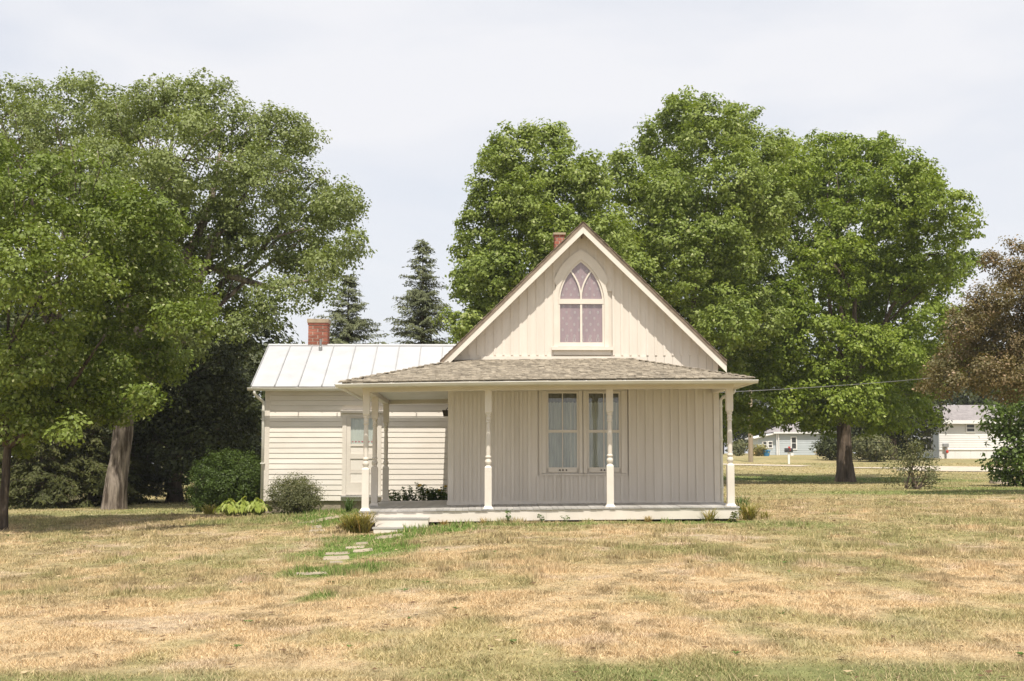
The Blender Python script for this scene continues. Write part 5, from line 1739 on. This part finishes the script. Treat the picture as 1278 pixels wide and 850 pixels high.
blue_house()

def mobile_home():
    Y = 100
    q = lambda px, py, d=0: P(px, py, Y + d)
    x0 = q(1171.5, 540).x; x1 = x0 + 17
    z0 = q(1180, 572).z - .15; zs = q(1180, 561).z; z1 = q(1180, 524.5).z
    h = empty('mobile_home', ((x0 + x1) / 2, Y, z0), 'long white mobile home with grey shingle roof and pale skirting at the far right', 'mobile home')
    D_ = 5.2
    m = MB(); m.box(x0 + .02, x1, Y + .02, Y + D_, z0 - .3, z1); m.build('wall', M['white_siding'], h)
    siding(h, x0 + .02, x1, Y, zs + .02, z1 - .02, M['white_siding'], .17)
    x = x0
    while x < x1:
        m = MB(); m.box(x + .01, min(x + 1.2, x1) - .01, Y + .0, Y + .019, z0 - .1, zs - .03); m.build('skirting_panel', M['white_siding'], h); x += 1.2
    m = MB(); m.box(x0 - .03, x1, Y - .06, Y + .01, zs - .03, zs + .03); m.build('skirt_rail', M['white'], h)
    e = .35
    zr = q(1180, 511).z + .45
    m = MB(); prof = [(Y - e, z1 - .02), (Y + D_ / 2, zr), (Y + D_ + e, z1 - .02), (Y + D_ + e, z1 - .14), (Y + D_ / 2, zr - .12), (Y - e, z1 - .14)]
    m.prism(prof, lambda p: (x0 - e, p[0], p[1]), lambda p: (x1 + e, p[0], p[1])); m.build('roof', M['grey_roof'], h)
    m = MB(); m.box(x0 - e - .01, x1, Y - e - .05, Y - e - .002, z1 - .28, z1 - .01); m.build('fascia', M['white'], h)
    m = MB(); m.prism([(Y + .0, z1 - .14), (Y + D_, z1 - .14), (Y + D_ / 2, zr - .13)], lambda p: (x0 + .0, p[0], p[1]), lambda p: (x0 + .1, p[0], p[1])); m.build('gable', M['white_siding'], h)
    z = z0
    while z < z1 - .15:
        m = MB(); m.hexa([(x0 - .03, Y + .02, z), (x0 + .019, Y + .02, z), (x0 + .019, Y + D_, z), (x0 - .03, Y + D_, z), (x0 - .006, Y + .02, z + .2), (x0 + .019, Y + .02, z + .2), (x0 + .019, Y + D_, z + .2), (x0 - .006, Y + D_, z + .2)]); m.build('siding_board', M['blue_siding'], h); z += .2
    far_window(h, q(1206.3, 534).x, q(1215.5, 534).x, Y, q(1206, 538.5).z, q(1206, 530).z, .07)
    # tall glazed door on the end wall
    ya, yb, za, zb = Y + 1.3, Y + 4.0, zs - .1, z1 - .35
    m = MB()
    for a in (ya, (ya + yb) / 2 - .06, yb - .12): m.box(x0 - .09, x0 - .031, a, a + .12, za, zb)
    for a in (za, (za + zb) / 2, zb - .1): m.box(x0 - .089, x0 - .032, ya + .12, yb - .12, a, a + .1)
    w = m.build('glazed_door', M['white'], h)
    m = MB(); m.box(x0 - .05, x0 - .033, ya + .02, yb - .02, za + .02, zb - .02); m.build('pane', M['dark'], w)
    m = MB(); m.tube([(x0 + .45, Y - .15, z0), (x0 + .45, Y - .15, zs + .2)], .06, 8); m.box(x0 + .25, x0 + .65, Y - .28, Y - .03, zs + .2, zs + .45)
    mt = empty('utility_meter', (x0 + .45, Y - .15, z0), 'grey utility meter with a red cap beside the mobile home corner', 'meter')
    m.build('meter_body', M['galv'], mt)
    m = MB(); m.lathe((x0 + .5, Y - .34, zs - .28), [(.03, 0), (.10, .05), (.11, .14), (.05, .22)], 10); m.build('cap', M['redp'], mt)
mobile_home()

# mailbox on its post
def mailbox():
    Y = 88; x = P(984.5, 575, Y).x; z = G(x, Y)
    zt = P(984.5, 564.5, Y).z
    r = empty('mailbox', (x, Y, z), 'small dark mailbox on a pale post across the lawn', 'mailbox')
    m = MB(); m.box(x - .06, x + .06, Y - .06, Y + .06, z - .2, zt - .001); m.build('post', M['white'], r)
    m = MB()
    pr = [(-.13, 0), (.13, 0), (.13, .16)] + [(.13 * math.cos(a), .16 + .12 * math.sin(a)) for a in (math.pi * k / 6 for k in range(1, 6))] + [(-.13, .16)]
    m.prism(pr, lambda p: (x - .26, Y + p[0], zt + p[1]), lambda p: (x + .26, Y + p[0], zt + p[1])); b_ = m.build('box', M['black'], r)
    m = MB(); m.box(x + .05, x + .08, Y - .155, Y - .135, zt + .1, zt + .38); m.box(x - .06, x + .05, Y - .154, Y - .136, zt + .28, zt + .38); m.build('flag', M['redp'], b_)
    m = MB(); m.box(x + .1, x + .30, Y - .10, Y + .10, zt - .22, zt - .05); m.build('newspaper_box', M['white'], r)
mailbox()
def pole():
    Y = 92; x = P(937, 575, Y).x; z = G(x, Y)
    r = empty('utility_pole', (x, Y, z), 'weathered wooden pole disappearing up into the maple leaves', 'pole')
    m = MB(); m.tube([(x, Y, z - .3), (x + .02, Y, z + 4), (x + .05, Y, z + 8.5)], [.17, .15, .12], 10); m.build('shaft', M['pole'], r)
    m = MB(); m.box(x - 1.0, x + 1.1, Y - .2, Y - .12, z + 7.8, z + 7.92); c = m.build('crossarm', M['pole'], r)
    for a in (-.9, .95):
        m = MB(); m.lathe((x + a, Y - .16, z + 7.92), [(.03, 0), (.03, .06), (.06, .08), (.06, .16), (.02, .18)], 8); m.build('insulator', M['galv'], c)
pole()
def tub():
    Y = 128; p = P(956, 570, Y); z = G(p.x, Y)
    r = empty('plastic_tub', (p.x, Y, z), 'bright blue tub on the grass before the pale blue house', 'tub')
    m = MB(); m.lathe((p.x, Y, z), [(.30, 0), (.40, .45), (.44, .47), (.44, .52), (.38, .50), (.30, .1)], 14); m.build('body', M['blue'], r)
    m = MB(); m.lathe((p.x, Y, z + .521), [(.45, 0), (.45, .04), (.1, .10)], 14); m.build('lid', M['blue'], r)
tub()
def rock():
    g = gpt(1248, 604); rr = random.Random(5)
    m = MB(); vs = []; fs = []
    for i in range(6):
        for k in range(9):
            th = math.pi * i / 5; ph = 2 * math.pi * k / 9; s = rr.uniform(.8, 1.15)
            vs.append((g.x + .42 * s * math.sin(th) * math.cos(ph), g.y + .3 * s * math.sin(th) * math.sin(ph), g.z + .06 + .22 * s * math.cos(th)))
    for i in range(5):
        for k in range(9): fs.append((i * 9 + k, (i + 1) * 9 + k, (i + 1) * 9 + (k + 1) % 9, i * 9 + (k + 1) % 9))
    m.add(vs, fs)
    tag(m.build('boulder', M['found']), 'small grey boulder at the foot of the right edge shrub', 'rock')
rock()
# service wire from the cottage to the right
def wire():
    a = Vector((XR + .06, 29.0, P(905, 490.5, 29).z)); b = P(1278, 446.5, 44.0)
    c = a + (b - a) * 1.9
    pts = []
    for i in range(41):
        t = i / 40
        p = a.lerp(c, t); p.z -= .55 * 4 * t * (1 - t) * .6
        pts.append(p)
    m = MB(); m.tube(pts, .008, 5)
    tag(m.build('service_wire', M['wire']), 'thin grey wire sagging from the right side of the cottage past the maple', 'wire')
    m = MB(); m.tube([(XR + .0, 29.0, a.z + .02), (XR + .09, 29.0, a.z)], .03, 6); m.build('wire_bracket', M['iron'], HOUSE)
wire()

# ------------------------------------------------------------------ summer haze
def haze():
    t = NT('summer_air')
    pv = t.n('ShaderNodeVolumePrincipled')
    pv.inputs['Color'].default_value = (.92, .95, 1, 1)
    pv.inputs['Density'].default_value = .00026
    t.l(pv.outputs[0], t.out.inputs['Volume'])
    m = MB(); m.box(-905, 905, -125, 905, -3, 30)
    h = m.build('haze', t.m)
    tag(h, 'thin summer haze over the lawn, trees and houses', 'haze', kind='stuff')
haze()
